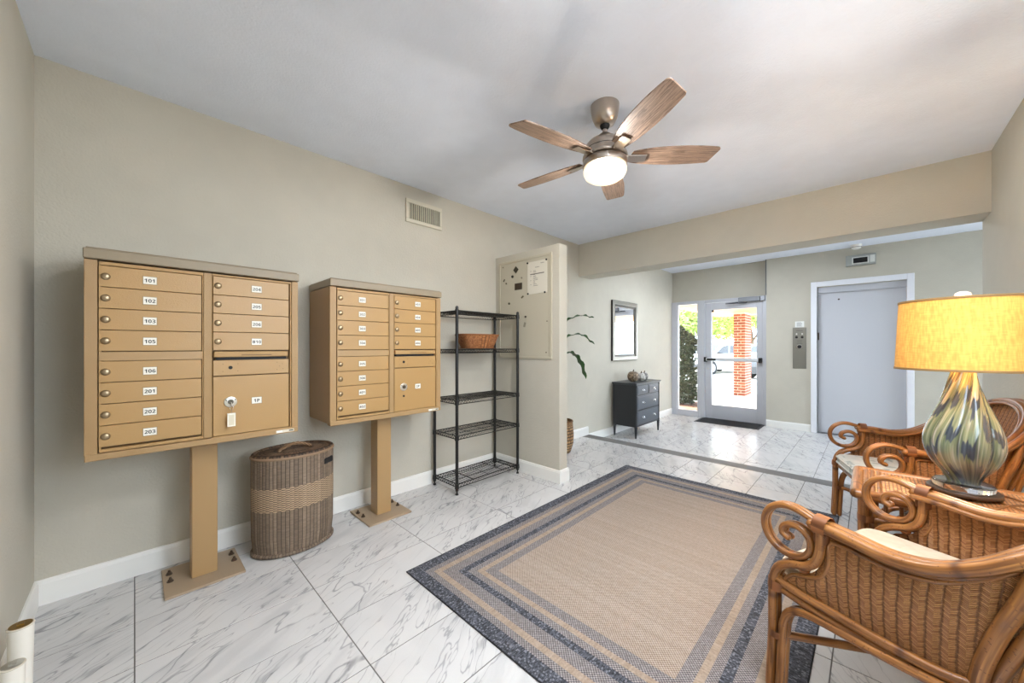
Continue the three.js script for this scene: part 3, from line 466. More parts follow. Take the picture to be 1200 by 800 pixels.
// ---------- rug ----------
{
  const RX0 = -1.695, RX1 = -0.150, RZ0 = -0.965, RZ1 = -3.325, W = RX1 - RX0, L = RZ0 - RZ1;
  const bands = [[0.068, 'k'], [0.10, 'g'], [0.132, 't'], [0.188, 'g'], [0.222, 'k'], [0.256, 'g'], [0.284, 't'], [0.332, 'g'], [9, 'f']];
  const make = (col) => tex(1024, 1536, (px, py, u, v) => {
    const x = u * W, y = v * L, dx = Math.min(x, W - x), dy = Math.min(y, L - y), d = Math.min(dx, dy), along = dx < dy ? y : x, k = bands.find((b) => d < b[0])[1];
    const fx = Math.floor(px / 4), fy = Math.floor(py / 4), lx = (px % 4) / 4, ly = (py % 4) / 4, n = hash(px, py, 3), q = hash(fx, fy, 7), odd = (fx + fy) & 1;
    const p = Math.sin(Math.PI * (lx + 0.125)) * Math.sin(Math.PI * (ly + 0.125));
    if (!col) return k === 'f' || k === 'g' ? (odd ? 0.45 + 0.55 * p : 0.12 + 0.4 * p) : 0.35 + 0.5 * p * (0.5 + 0.5 * q);
    let c;
    if (k === 'k') { const s = hash(Math.floor(along * 520), Math.floor(d * 90), 5); c = mix3([44, 45, 46], [128, 130, 132], clamp(0.9 * s + 0.5 * q - 0.25)); if (q > 0.88) c = mix3(c, [168, 168, 164], 0.6); }
    else if (k === 't') c = mix3([172, 148, 116], [205, 182, 150], 0.5 * q + 0.5 * hash(Math.floor(along * 160), 1, 2));
    else if (k === 'g') c = odd ? mix3([170, 158, 142], [198, 188, 172], q) : mix3([92, 86, 80], [118, 111, 103], q);
    else { const row = hash(fy >> 1, 3, 4); c = odd ? mix3([202, 182, 152], [224, 206, 178], 0.6 * q + 0.4 * row) : mix3([146, 122, 94], [176, 152, 122], 0.6 * q + 0.4 * row); }
    const e = d < 0.006 ? 0.45 : 1; return [(c[0] + n * 8) * e * 0.81, (c[1] + n * 8) * e * 0.815, (c[2] + n * 8) * e * 0.88];
  }, col);
  const g = box(-W / 2, W / 2, 0.0005, 0.0055, -L / 2, L / 2, 0.0022), p = g.attributes.position, uv = new Float32Array(p.count * 2);
  for (let i = 0; i < p.count; i++) { uv[2 * i] = p.getX(i) / W + 0.5; uv[2 * i + 1] = p.getZ(i) / L + 0.5; }
  g.setAttribute('uv', new THREE.BufferAttribute(uv, 2));
  const r = obj('area_rug', g, std('#ffffff', 0.95, { map: make(true), bumpMap: make(false), bumpScale: 0.0018 }));
  r.position.set((RX0 + RX1) / 2, 0, (RZ0 + RZ1) / 2); tag(r, 'flat-woven beige rug with charcoal and grey border stripes on the tile floor', 'rug');
}

// ---------- entry: dresser, pumpkins, mirror, plant ----------
{
  const d = thing('dresser', 'small black four-drawer dresser with tapered legs against the entry wall', 'dresser', [-2.505, FY, -5.245]);
  const X0 = -0.178, X1 = 0.178, ZA = 0.392, Y0 = 0.155, Y1 = 0.745, m = M.lacquer, fr = M.greyLacquer;
  obj('carcass', box(X0, X1 - 0.004, Y0, Y1, -ZA, ZA, 0.004), m, d);
  obj('top', [box(X0 - 0.004, X1 + 0.02, Y1 + 0.008, Y1 + 0.027, -ZA - 0.022, ZA + 0.022, 0.005), box(X0 - 0.002, X1 + 0.01, Y1 - 0.004, Y1 + 0.01, -ZA - 0.012, ZA + 0.012, 0.004)], std('#33363a', 0.35), d);
  for (const x of [X0 + 0.02, X1 - 0.012]) for (const z of [-ZA + 0.018, ZA - 0.018]) {
    obj('leg', [at(cyl(0.0115, 0.021, 0, Y0 + 0.005, 14), x, 0, z), at(cyl(0.023, 0.023, Y0 - 0.012, Y0 + 0.002, 14), x, 0, z)], m, d);
    if (x > 0) obj('corner_column', [at(lathe([[0.012, Y0], [0.015, Y0 + 0.02], [0.012, Y0 + 0.05], [0.014, 0.45], [0.012, Y1 - 0.05], [0.016, Y1 - 0.025], [0.013, Y1]], 12), x + 0.006, 0, z)], m, d);
  }
  const pull = (y, z, dr) => {
    obj('pull_plate', box(X1 + 0.0065, X1 + 0.009, y - 0.011, y + 0.013, z - 0.036, z + 0.036, 0.001), std('#9b9ea0', 0.3, { metalness: 0.9 }), dr);
    obj('pull', [pole([V(X1 + 0.009, y + 0.006, z - 0.03), V(X1 + 0.024, y - 0.008, z - 0.026), V(X1 + 0.027, y - 0.013, z), V(X1 + 0.024, y - 0.008, z + 0.026), V(X1 + 0.009, y + 0.006, z + 0.03)], 0.004, { rad: 6 })], M.chrome, dr);
  };
  for (const [z0, z1, y0, y1] of [[-ZA + 0.04, -0.012, 0.605, 0.725], [0.012, ZA - 0.04, 0.605, 0.725], [-ZA + 0.04, ZA - 0.04, 0.395, 0.585], [-ZA + 0.04, ZA - 0.04, 0.185, 0.375]]) {
    const dr = obj('drawer', [box(X1 - 0.01, X1 + 0.003, y0, y1, z0, z1, 0.003), box(X1, X1 + 0.0065, y0 + 0.018, y1 - 0.018, z0 + 0.018, z1 - 0.018, 0.003)], fr, d);
    const mid = (y0 + y1) / 2; if (z1 - z0 > 0.5) { pull(mid, -0.185, dr); pull(mid, 0.185, dr); } else pull(mid, (z0 + z1) / 2, dr);
  }
  const pumpkin = (name, label, x, z, r, h, c1, c2) => {
    const t = thing(name, label, 'pumpkin', [x, FY + 0.772, z], 0, 'ceramic pumpkins on the dresser');
    const P = [], I = [], C = 72, R = 18;
    for (let j = 0; j <= R; j++) for (let i = 0; i <= C; i++) { const a = i / C * 2 * Math.PI, b = -Math.PI / 2 + j / R * Math.PI, lobe = 1 - 0.11 * Math.pow(Math.abs(Math.cos(a * 4.5)), 6), rad = r * Math.pow(Math.cos(b), 0.75) * lobe, y = h * (0.5 + 0.5 * Math.sin(b)) - 0.018 * Math.exp(-Math.pow(rad / (r * 0.35), 2)) * (j > R / 2 ? 1 : 0); P.push(rad * Math.cos(a), Math.max(0, y), rad * Math.sin(a)); }
    for (let j = 0; j < R; j++) for (let i = 0; i < C; i++) { const a = j * (C + 1) + i; I.push(a, a + C + 1, a + 1, a + 1, a + C + 1, a + C + 2); }
    const g = new THREE.BufferGeometry(); g.setAttribute('position', new THREE.Float32BufferAttribute(P, 3)); g.setIndex(I); g.computeVertexNormals(); metres(g);
    const tx = tex(128, 128, (px, py, u, v) => mix3(c1, c2, sst(0.3, 0.7, fbm(u * 14, v * 14, 3, r * 1000 | 0))));
    obj('body', metres(g, 4), std('#ffffff', 0.4, { map: tx }), t);
    obj('stem', pole([V(0, h - 0.022, 0), V(0.004, h, 0), V(0.012, h + 0.018, 0.004)], 0.008, { rad: 8 }), std('#6d6252', 0.7), t);
  };
  pumpkin('ceramic_pumpkin', 'brown ribbed ceramic pumpkin at the near end of the dresser top', -2.47, -5.055, 0.079, 0.155, [98, 84, 66], [176, 152, 126]);
  pumpkin('ceramic_pumpkin', 'larger grey-white ribbed ceramic pumpkin in the middle of the dresser top', -2.435, -5.235, 0.068, 0.125, [150, 146, 138], [206, 202, 194]);
  pumpkin('ceramic_pumpkin', 'smaller grey ribbed ceramic pumpkin farthest along the dresser top', -2.455, -5.385, 0.058, 0.125, [104, 102, 98], [190, 186, 180]);

  const mi = thing('wall_mirror', 'rectangular mirror in a stepped pewter frame on the entry wall above the dresser', 'mirror', [ELW, 1.389, -5.265]);
  const z = 0.397, y = 0.444, fm = std('#8d8980', 0.35, { metalness: 0.7 }), ring = (a, b, x0, x1) => [box(x0, x1, b - (b - a), b, -z + (y - b), z - (y - b)), 0].slice(0, 1);
  const frame = (o, w, x1, m2) => [box(0.001, x1, y - o - w, y - o, -z + o, z - o, 0.005), box(0.001, x1, -y + o, -y + o + w, -z + o, z - o, 0.005), box(0.001, x1, -y + o + w - 0.004, y - o - w + 0.004, -z + o, -z + o + w, 0.005), box(0.001, x1, -y + o + w - 0.004, y - o - w + 0.004, z - o - w, z - o, 0.005)];
  const fo = obj('mirror_frame', frame(0, 0.055, 0.035), std('#9d998e', 0.35, { metalness: 0.65 }), mi);
  obj('frame_edge', frame(-0.004, 0.012, 0.03), std('#2f2d29', 0.5, { metalness: 0.4 }), fo);
  obj('inner_moulding', frame(0.05, 0.04, 0.024), std('#5b5750', 0.4, { metalness: 0.6 }), fo);
  obj('mirror_glass', box(0.001, 0.012, -y + 0.085, y - 0.085, -z + 0.085, z - 0.085, 0.002), std('#f4f6f6', 0.015, { metalness: 1 }), mi);
}
{
  const p = thing('potted_plant', 'tall green plant with long drooping leaves in a woven basket behind the wing wall', 'plant', [-2.462, 0, -3.255]);
  const bt = [true, false].map((col) => tex(256, 256, (px, py, u, v) => { const j = Math.floor(v * 26), g = v * 26 - j, i = Math.floor(u * 40 + (j % 2) * 0.5), f = (u * 40 + (j % 2) * 0.5) - i, q = Math.sin(Math.PI * g) * Math.pow(Math.sin(Math.PI * f), 0.5); return col ? mix3([52, 38, 24], mix3([132, 98, 62], [178, 142, 98], hash(i, j, 3)), sst(0, 0.6, q)) : q; }, col));
  const basket = obj('basket_planter', lathe([[0.001, 0], [0.13, 0], [0.14, 0.015], [0.166, 0.10], [0.17, 0.2], [0.162, 0.29], [0.158, 0.335], [0.146, 0.335], [0.15, 0.28], [0.001, 0.27]], 56), std('#ffffff', 0.75, { map: bt[0], bumpMap: bt[1], bumpScale: 0.004 }), p);
  obj('planter_rim', at(new THREE.TorusGeometry(0.154, 0.010, 8, 48), 0, 0.335, 0, Math.PI / 2), std('#6d4d2c', 0.7), basket);
  obj('soil', at(cyl(0.148, 0.148, 0.285, 0.295, 32), 0, 0, 0), std('#2f251c', 0.95), basket);
  const leafMat = std('#2f5423', 0.45, { side: THREE.DoubleSide }), stemMat = std('#5b6a35', 0.6);
  // a long leaf with a folded midrib and wavy edge along a centre line
  const leaf = (c, w) => {
    const P = [], I = [], n = 22, cv = new THREE.CatmullRomCurve3(c.map((q) => V(...q)));
    for (let i = 0; i <= n; i++) {
      const t = i / n, q = cv.getPoint(t), d = cv.getTangent(t), s = V(-d.z, 0, d.x).normalize(), up = V().crossVectors(s, d).normalize(), hw = w * Math.pow(Math.sin(Math.PI * clamp(t * 0.96 + 0.03)), 0.6);
      for (const k of [-1, -0.5, 0, 0.5, 1]) { const e = q.clone().addScaledVector(s, k * hw).addScaledVector(up, Math.abs(k) * hw * 0.35 + (Math.abs(k) === 1 ? 0.012 * Math.sin(t * 34 + k) : 0)); P.push(e.x, e.y, e.z); }
    }
    for (let i = 0; i < n; i++) for (let k = 0; k < 4; k++) { const a = i * 5 + k; I.push(a, a + 1, a + 5, a + 1, a + 6, a + 5); }
    const g = new THREE.BufferGeometry(); g.setAttribute('position', new THREE.Float32BufferAttribute(P, 3)); g.setIndex(I); g.computeVertexNormals(); return g;
  };
  const L = [
    [[[0, 1.25, 0], [0.03, 1.42, -0.10], [0.09, 1.50, -0.30], [0.15, 1.485, -0.49]], 0.032], [[[0, 1.1, 0], [0.03, 1.24, -0.10], [0.09, 1.285, -0.30], [0.15, 1.175, -0.50]], 0.032],
    [[[0, 0.95, 0], [0.05, 1.08, -0.12], [0.10, 1.0, -0.24], [0.13, 0.78, -0.35]], 0.05], [[[0, 0.9, 0], [0.06, 1.02, 0.1], [0.10, 0.95, 0.2], [0.12, 0.82, 0.3]], 0.045],
    [[[0, 1.15, 0], [-0.03, 1.4, 0.12], [-0.05, 1.45, 0.22], [-0.07, 1.36, 0.33]], 0.042], [[[0, 1.05, 0], [-0.04, 1.25, -0.02], [-0.09, 1.27, 0.03], [-0.13, 1.2, 0.1]], 0.04], [[[0, 0.95, 0], [-0.02, 1.12, 0.12], [0, 1.1, 0.24], [0.02, 0.98, 0.36]], 0.045], [[[0, 1.18, 0], [0.04, 1.5, 0.08], [0.08, 1.58, 0.2], [0.1, 1.5, 0.3]], 0.04],
  ];
  for (const [c, w] of L) obj('leaf', leaf(c, w), leafMat, p);
  for (const [a, b] of [[[0, 0.29, 0], [0.01, 1.18, 0.0]], [[0.03, 0.29, 0.02], [0.0, 1.06, 0.0]], [[-0.03, 0.29, -0.02], [0, 0.95, 0]]]) obj('stem', pole([a, b], 0.008), stemMat, p);
}

// ---------- ceiling fan ----------
{
  const FXc = -1.02, FZc = -1.76;
  const t = thing('ceiling_fan', 'brushed nickel ceiling fan with five wooden blades and a lit glass bowl', 'fan', [FXc, 0, FZc]);
  obj('canopy', lathe([[0.024, 2.335], [0.052, 2.345], [0.066, 2.375], [0.073, 2.41], [0.075, 2.4395]], 40), M.nickel, t);
  obj('ball_joint', at(new THREE.SphereGeometry(0.026, 20, 12), 0, 2.335, 0), M.dark, t);
  obj('downrod', cyl(0.0125, 0.0125, 2.27, 2.34, 16), M.nickel, t);
  const mo = obj('motor_housing', lathe([[0.001, 2.285], [0.03, 2.285], [0.045, 2.27], [0.085, 2.245], [0.102, 2.225], [0.105, 2.205], [0.104, 2.178], [0.116, 2.172], [0.118, 2.158], [0.112, 2.152], [0.001, 2.152]], 48), M.nickel, t);
  obj('vent_slot', [at(new THREE.TorusGeometry(0.104, 0.002, 5, 48), 0, 2.198, 0, Math.PI / 2)], M.dark, mo);
  obj('light_fitter', lathe([[0.001, 2.153], [0.095, 2.153], [0.113, 2.146], [0.116, 2.13], [0.116, 2.112], [0.110, 2.108], [0.001, 2.108]], 48), M.nickel, t);
  const bowl = obj('glass_bowl_lamp', lathe([[0.104, 2.11], [0.112, 2.098], [0.112, 2.082], [0.103, 2.062], [0.08, 2.046], [0.045, 2.037], [0.001, 2.034]], 40), std('#fff6e2', 0.3, { emissive: new THREE.Color().setRGB(1, 0.86, 0.58), emissiveIntensity: 0.85 }), t);
  obj('pull_chain', [wire(V(0.07, 2.14, 0.095), V(0.07, 2.075, 0.095), 0.0012), ...Array.from({ length: 10 }, (_, i) => at(new THREE.SphereGeometry(0.0022, 6, 4), 0.07, 2.138 - i * 0.007, 0.095))], M.steel, t);
  const woodT = tex(1024, 128, (px, py, u, v) => { const g = fbm(u * 3, v * 26, 4, 5), s = fbm(u * 9, v * 90, 3, 8), ring = 0.5 + 0.5 * Math.sin((v * 9 + g * 5 + u * 0.6) * 6.28); let c = mix3([98, 78, 64], [176, 148, 126], clamp(1.5 * (0.45 * g + 0.35 * s + 0.2 * ring) - 0.25)); if (s < 0.38) c = mix3(c, [78, 60, 48], 0.55); return c; });
  const bladeMat = std('#ffffff', 0.42, { map: woodT }), edgeMat = std('#4a3527', 0.5);
  const shape = new THREE.Shape(); shape.moveTo(0.135, -0.038); shape.bezierCurveTo(0.25, -0.066, 0.38, -0.070, 0.545, -0.056); shape.lineTo(0.555, -0.05); shape.lineTo(0.58, 0.036); shape.quadraticCurveTo(0.582, 0.048, 0.568, 0.054); shape.bezierCurveTo(0.42, 0.078, 0.24, 0.072, 0.145, 0.04); shape.quadraticCurveTo(0.128, 0.0, 0.135, -0.038);
  const bg = new THREE.ExtrudeGeometry(shape, { depth: 0.005, bevelEnabled: true, bevelThickness: 0.001, bevelSize: 0.001, bevelSegments: 1, curveSegments: 18 });
  { const p = bg.attributes.position, uv = bg.attributes.uv; for (let i = 0; i < p.count; i++) uv.setXY(i, p.getX(i) * 1.5, p.getY(i) * 6 + 0.5); }
  bg.rotateX(Math.PI / 2).rotateX(-0.21);
  const iron = merge([at(box(0.085, 0.215, -0.004, 0.0, -0.026, 0.026, 0.0015), 0, -0.008, 0, -0.21), at(box(0.06, 0.12, -0.012, 0.006, -0.018, 0.018, 0.004), 0, 0, 0)]);
  for (let k = 0; k < 5; k++) {
    const a = THREE.MathUtils.degToRad(31 + 72 * k);
    const b = obj('blade', bg, bladeMat, t); b.position.y = 2.165; b.rotation.y = -a;
    const ir = obj('blade_iron', iron, M.nickel, b); ir.position.y = -0.002;
  }
  const L = new THREE.PointLight(new THREE.Color().setRGB(1, 0.97, 0.93), FAN_CD); L.name = 'fan_lamp_light'; L.position.set(FXc, 2.086, FZc); L.castShadow = true; L.shadow.radius = 2.4; scene.add(L);
}
// flat panel lamp on the entry ceiling, hidden behind the beam
{
  const e = thing('entry_ceiling_lamp', 'flat square white lamp on the entry ceiling behind the beam', 'lamp', [-1.3, EH, -5.6]);
  obj('lamp_tray', box(-0.31, 0.31, -0.045, -0.0005, -0.16, 0.16, 0.006), M.white, e);
  obj('lamp_diffuser', box(-0.295, 0.295, -0.05, -0.044, -0.145, 0.145), std('#ffffff', 0.5, { emissive: new THREE.Color().setRGB(0.93, 0.97, 1), emissiveIntensity: 2 }), e);
  const L = new THREE.RectAreaLight(new THREE.Color().setRGB(0.86, 0.95, 1.08), ENTRY_NITS, 0.58, 0.28); L.name = 'entry_lamp_light'; L.position.set(-1.3, EH - 0.054, -5.6); L.rotation.x = -Math.PI / 2; scene.add(L);
}

{
  const e = thing('ceiling_panel_lamp', 'unseen flat square white lamp added on the room ceiling to fill the room with light', 'lamp', [0.0, H, -1.1]);  // out-of-view panel, added as neutral fill light for the room
  obj('lamp_tray', box(-0.31, 0.31, -0.04, -0.0005, -0.31, 0.31, 0.006), M.white, e);
  obj('lamp_diffuser', box(-0.295, 0.295, -0.045, -0.039, -0.295, 0.295), std('#ffffff', 0.5, { emissive: new THREE.Color().setRGB(1, 0.97, 0.92), emissiveIntensity: 2 }), e);
  const L = new THREE.RectAreaLight(new THREE.Color().setRGB(0.91, 0.96, 1.04), FILL_NITS, 0.58, 0.58); L.name = 'ceiling_panel_light'; L.position.set(0.0, H - 0.05, -1.1); L.rotation.x = -Math.PI / 2; scene.add(L);
}

// ---------- rattan chairs and table ----------
const rattanTex = tex(512, 64, (px, py, u, v) => {
  const g = fbm(u * 5, v * 22, 4, 6), s = vn(u * 12, v * 34, 2), node = Math.exp(-Math.pow((Math.abs(u - 0.52)) * 60, 2));
  let c = mix3([100, 58, 24], [184, 124, 64], clamp(1.5 * (0.6 * g + 0.4 * s) - 0.22)); c = mix3(c, [86, 48, 22], 0.8 * node);
  const sp = hash(px >> 1, py >> 1, 9); if (sp > 0.985) c = mix3(c, [80, 44, 22], 0.6); return c;
});
const rattan = phys('#ffffff', 0.36, { map: scaled(rattanTex, 1.7, 9), clearcoat: 0.35, clearcoatRoughness: 0.25 });
const bindMat = std('#ffffff', 0.45, { map: tex(16, 64, (px, py, u, v) => { const g = v * 8 - Math.floor(v * 8); return mix3([96, 54, 26], [166, 104, 58], Math.sin(Math.PI * g)); }) });
// herringbone weave of thin cane, 60 mm a tile, two columns
const weaveTex = [true, false].map((col) => tex(256, 512, (px, py, u, v) => {
  const h = u < 0.5 ? 0 : 1, f = h ? 2 - 2 * u : 2 * u, n = 13, wob = 0.25 * (vn(u * 8, v * 8, 6, 8, 8) - 0.5), q = (v + f * 0.13) * n + wob + (h ? 0.5 : 0), j = ((Math.floor(q) % n) + n) % n, g = q - Math.floor(q), p = Math.pow(Math.sin(Math.PI * g), 0.7), gap = sst(0.0, 0.30, f + 0.15 * (hash(j, h, 5) - 0.5)), crown = 0.55 + 0.45 * Math.sin(Math.PI * Math.min(1, f * 0.62));
  if (!col) return (0.25 + 0.75 * crown * gap) * (0.45 + 0.55 * p);
  const fine = vn(u * 60, v * 200, 3, 60, 200), t = hash(j, h, 21);
  return mix3([58, 30, 13], mix3([150, 92, 48], [218, 160, 102], 0.55 * t + 0.45 * fine), (0.35 + 0.65 * sst(0.0, 0.6, p)) * (0.5 + 0.5 * gap));
}, col));
const weave = phys('#ffffff', 0.5, { map: scaled(weaveTex[0], 1 / 0.026, 1 / 0.06), bumpMap: scaled(weaveTex[1], 1 / 0.026, 1 / 0.06), bumpScale: 0.006, side: THREE.DoubleSide });
const caneTex = [true, false].map((col) => tex(256, 256, (px, py, u, v) => {
  const n = 16, i = Math.floor(u * n), j = Math.floor(v * n), f = u * n - i, g = v * n - j, o = (i + j) % 2, a = o ? f : g, p = Math.pow(Math.sin(Math.PI * a), 0.6) * (0.5 + 0.5 * Math.sin(Math.PI * (o ? g : f)));
  if (!col) return p; return mix3([62, 32, 14], mix3([176, 116, 66], [226, 172, 118], hash(i, j, 4)), sst(0.05, 0.7, p));
}, col));
const cane = phys('#ffffff', 0.45, { map: scaled(caneTex[0], 1 / 0.19), bumpMap: scaled(caneTex[1], 1 / 0.19), bumpScale: 0.004 });
const fabricT = tex(256, 256, (px, py, u, v) => { const w = ((px >> 1) + (py >> 1)) & 1, n = fbm(u * 9, v * 9, 3, 4); return mix3([186, 166, 140], [214, 196, 170], 0.4 * w + 0.6 * n); });
const fabric = std('#ffffff', 0.9, { map: scaled(fabricT, 5) });
const stripeT = tex(256, 256, (px, py, u, v) => { const n = fbm(u * 8, v * 8, 4, 14), m = fbm(u * 5 + 3, v * 7, 3, 41); let c = mix3([222, 220, 212], [198, 200, 194], n); if (m > 0.55) c = mix3(c, [164, 170, 166], sst(0.55, 0.7, m)); return c; });
const stripe = std('#ffffff', 0.85, { map: scaled(stripeT, 3.2) });

function rattanChair(label, pos, turn, cushionMat, cushionLabel) {
  // local: x across, z forwards, s runs backwards from the scroll; z = 0.27 - s
  const t = thing('rattan_chair', label, 'chair', pos, turn, 'rattan armchairs beside the table');
  const zf = 0.27, P3 = (x, s, y) => V(x, y, zf - s);
  const upper = [[0.31, -0.012, 0.405], [0.311, 0.02, 0.428], [0.311, 0.055, 0.448], [0.312, 0.085, 0.50], [0.312, 0.098, 0.585], [0.312, 0.165, 0.585], [0.313, 0.23, 0.578], [0.314, 0.315, 0.594], [0.310, 0.385, 0.634], [0.293, 0.445, 0.688], [0.252, 0.502, 0.742], [0.178, 0.55, 0.795], [0.09, 0.577, 0.828], [0, 0.585, 0.84]];
  const lower = [[0.306, -0.012, 0.378], [0.306, 0.02, 0.372], [0.306, 0.055, 0.37], [0.306, 0.085, 0.37], [0.305, 0.105, 0.368], [0.304, 0.165, 0.366], [0.302, 0.225, 0.366], [0.298, 0.30, 0.367], [0.288, 0.365, 0.37], [0.255, 0.395, 0.375], [0.205, 0.412, 0.38], [0.14, 0.422, 0.382], [0.07, 0.427, 0.382], [0, 0.428, 0.382]];
  const full = (a) => [...a, ...a.slice(0, -1).reverse().map(([x, s, y]) => [-x, s, y])], N = upper.length, U = full(upper), Lw = full(lower);
  const shell = (i0, i1) => {
    const sub = 5, rows = 12, P = [], uv = [], I = [], cu = [], n = (i1 - i0) * sub; let len = 0, prev = null;
    const cat = (arr, q) => { const i = Math.min(arr.length - 2, Math.floor(q)), f = q - i, g = (k) => arr[clamp(k, 0, arr.length - 1)]; return [0, 1, 2].map((k) => { const p0 = g(i - 1)[k], p1 = g(i)[k], p2 = g(i + 1)[k], p3 = g(i + 2)[k]; return p1 + 0.5 * f * (p2 - p0 + f * (2 * p0 - 5 * p1 + 4 * p2 - p3 + f * (3 * (p1 - p2) + p3 - p0))); }); };
    for (let a = 0; a <= n; a++) {
      const q = i0 + a / sub, u = cat(U, q), l = cat(Lw, q), mid = [(u[0] + l[0]) / 2, (u[1] + l[1]) / 2]; if (prev) len += Math.hypot(mid[0] - prev[0], mid[1] - prev[1]); prev = mid;
      for (let b = 0; b <= rows; b++) { const k = b / rows, bulge = 0.01 * Math.sin(Math.PI * k); const d = Math.hypot(l[0], 1e-6); P.push(mix(l[0], u[0], k) + bulge * Math.sign(l[0]) * (Math.abs(l[0]) > 0.2 ? 1 : 0), mix(l[2], u[2], k), zf - mix(l[1], u[1], k)); uv.push(len, mix(l[2], u[2], k)); }
    }
    for (let a = 0; a < n; a++) for (let b = 0; b < rows; b++) { const o = a * (rows + 1) + b; I.push(o, o + rows + 1, o + 1, o + 1, o + rows + 1, o + rows + 2); }
    const one = (off) => { const g = new THREE.BufferGeometry(); g.setAttribute('position', new THREE.Float32BufferAttribute(P, 3)); g.setAttribute('uv', new THREE.Float32BufferAttribute(uv, 2)); g.setIndex(I); g.computeVertexNormals(); const p = g.attributes.position, m = g.attributes.normal; for (let i = 0; i < p.count; i++) p.setXYZ(i, p.getX(i) + m.getX(i) * off, p.getY(i) + m.getY(i) * off, p.getZ(i) + m.getZ(i) * off); return g; };
    return merge([one(0.004), one(-0.004)]);
  };
  obj('side_panel', shell(0, 9), weave, t); obj('side_panel', shell(2 * N - 2 - 9, 2 * N - 2), weave, t); obj('back_panel', shell(9, 2 * N - 2 - 9), weave, t);
  // arm and back rim: a pair of poles laid side by side
  const rimPts = full([[0.312, 0.06, 0.604], [0.312, 0.11, 0.604], [0.312, 0.165, 0.598], [0.313, 0.23, 0.592], [0.314, 0.315, 0.608], [0.311, 0.385, 0.648], [0.295, 0.447, 0.702], [0.254, 0.506, 0.757], [0.18, 0.556, 0.811], [0.09, 0.584, 0.845], [0, 0.592, 0.857]]);
  const rimAt = (k, dy, r) => { const c = new THREE.CatmullRomCurve3(rimPts.map((p) => P3(...p)), false, 'centripetal'), out = []; for (let i = 0; i <= 60; i++) { const q = c.getPointAt(i / 60), d = c.getTangentAt(i / 60), s = V(d.z, 0, -d.x).normalize(); out.push(q.addScaledVector(s, k).add(V(0, dy, 0))); } return pole(out, r, { rad: 10 }); };
  const rim = objs('arm_and_back_rim', [rimAt(-0.0135, 0, 0.0165), rimAt(0.0135, 0, 0.0165)], rattan, t);
  obj('rim_bead', [rimAt(0.0, -0.021, 0.0075)], rattan, rim);
  obj('back_rim_band', [rimAt(0.03, -0.012, 0.009)], rattan, rim);
  for (const sg of [1, -1]) {
    const q = (x, s, y) => P3(sg * x, s, y), dbl = (pts, r, d, o) => [pole(pts.map(([s, y]) => q(0.312 - d, s, y)), r, o), pole(pts.map(([s, y]) => q(0.312 + d, s, y)), r, o)];
    const sc = objs('arm_scroll', dbl([[0.085, 0.604], [0.05, 0.618], [0.01, 0.629], [-0.025, 0.628], [-0.06, 0.61], [-0.082, 0.578], [-0.086, 0.54], [-0.07, 0.503], [-0.038, 0.48], [0, 0.476], [0.034, 0.49], [0.052, 0.518], [0.05, 0.55], [0.028, 0.572], [-0.003, 0.574], [-0.026, 0.558], [-0.028, 0.537], [-0.012, 0.529]], 0.0105, 0.0085, { rad: 9, step: 0.009 }), rattan, t);
    obj('scroll_binding', [pole([q(0.312, -0.002, 0.474), q(0.312, 0.032, 0.447)], 0.016, { rad: 8 })], bindMat, sc);
    objs('front_post', dbl([[-0.066, 0.0138], [-0.058, 0.2], [-0.056, 0.35], [-0.05, 0.395], [-0.03, 0.43], [0.005, 0.452], [0.04, 0.464], [0.067, 0.49], [0.079, 0.53], [0.082, 0.60]], 0.0135, 0.0115, { rad: 9 }), rattan, t);
    objs('front_leg', dbl([[-0.038, 0.0128], [-0.028, 0.2], [-0.022, 0.255], [-0.005, 0.292], [0.03, 0.312], [0.09, 0.32], [0.2, 0.325], [0.36, 0.338]], 0.0125, 0.010, { rad: 9 }), rattan, t);
    obj('arm_binding', [pole([q(0.312, 0.064, 0.606), q(0.312, 0.098, 0.604)], 0.031, { rad: 12, caps: false }), pole([q(0.312, 0.081, 0.60), q(0.312, 0.079, 0.555)], 0.0225, { rad: 10, caps: false })], bindMat, t);
    obj('leg_binding', [pole([q(0.312, -0.05, 0.34), q(0.312, -0.048, 0.372)], 0.027, { rad: 10, caps: false }), pole([q(0.312, -0.046, 0.185), q(0.312, -0.046, 0.208)], 0.028, { rad: 10, caps: false })], bindMat, t);
    obj('panel_trim', [pole([[-0.02, 0.388], [0.0, 0.413], [0.045, 0.431], [0.08, 0.452], [0.099, 0.50], [0.103, 0.565], [0.14, 0.57], [0.23, 0.562], [0.315, 0.577], [0.385, 0.617], [0.43, 0.66]].map(([s, y]) => q(0.319 - (s > 0.3 ? (s - 0.3) * 0.12 : 0), s, y)), 0.0065, { rad: 7 })], rattan, t);
    objs('seat_rail', [pole([[0.318, -0.05, 0.376], [0.318, 0.02, 0.366], [0.317, 0.12, 0.361], [0.314, 0.24, 0.358], [0.306, 0.33, 0.36], [0.288, 0.395, 0.368]].map((p) => q(...p)), 0.0135, { rad: 9 }), pole([[0.316, -0.03, 0.347], [0.316, 0.02, 0.342], [0.315, 0.12, 0.336], [0.31, 0.24, 0.334], [0.301, 0.33, 0.338], [0.282, 0.392, 0.345]].map((p) => q(...p)), 0.0125, { rad: 9 })], rattan, t);
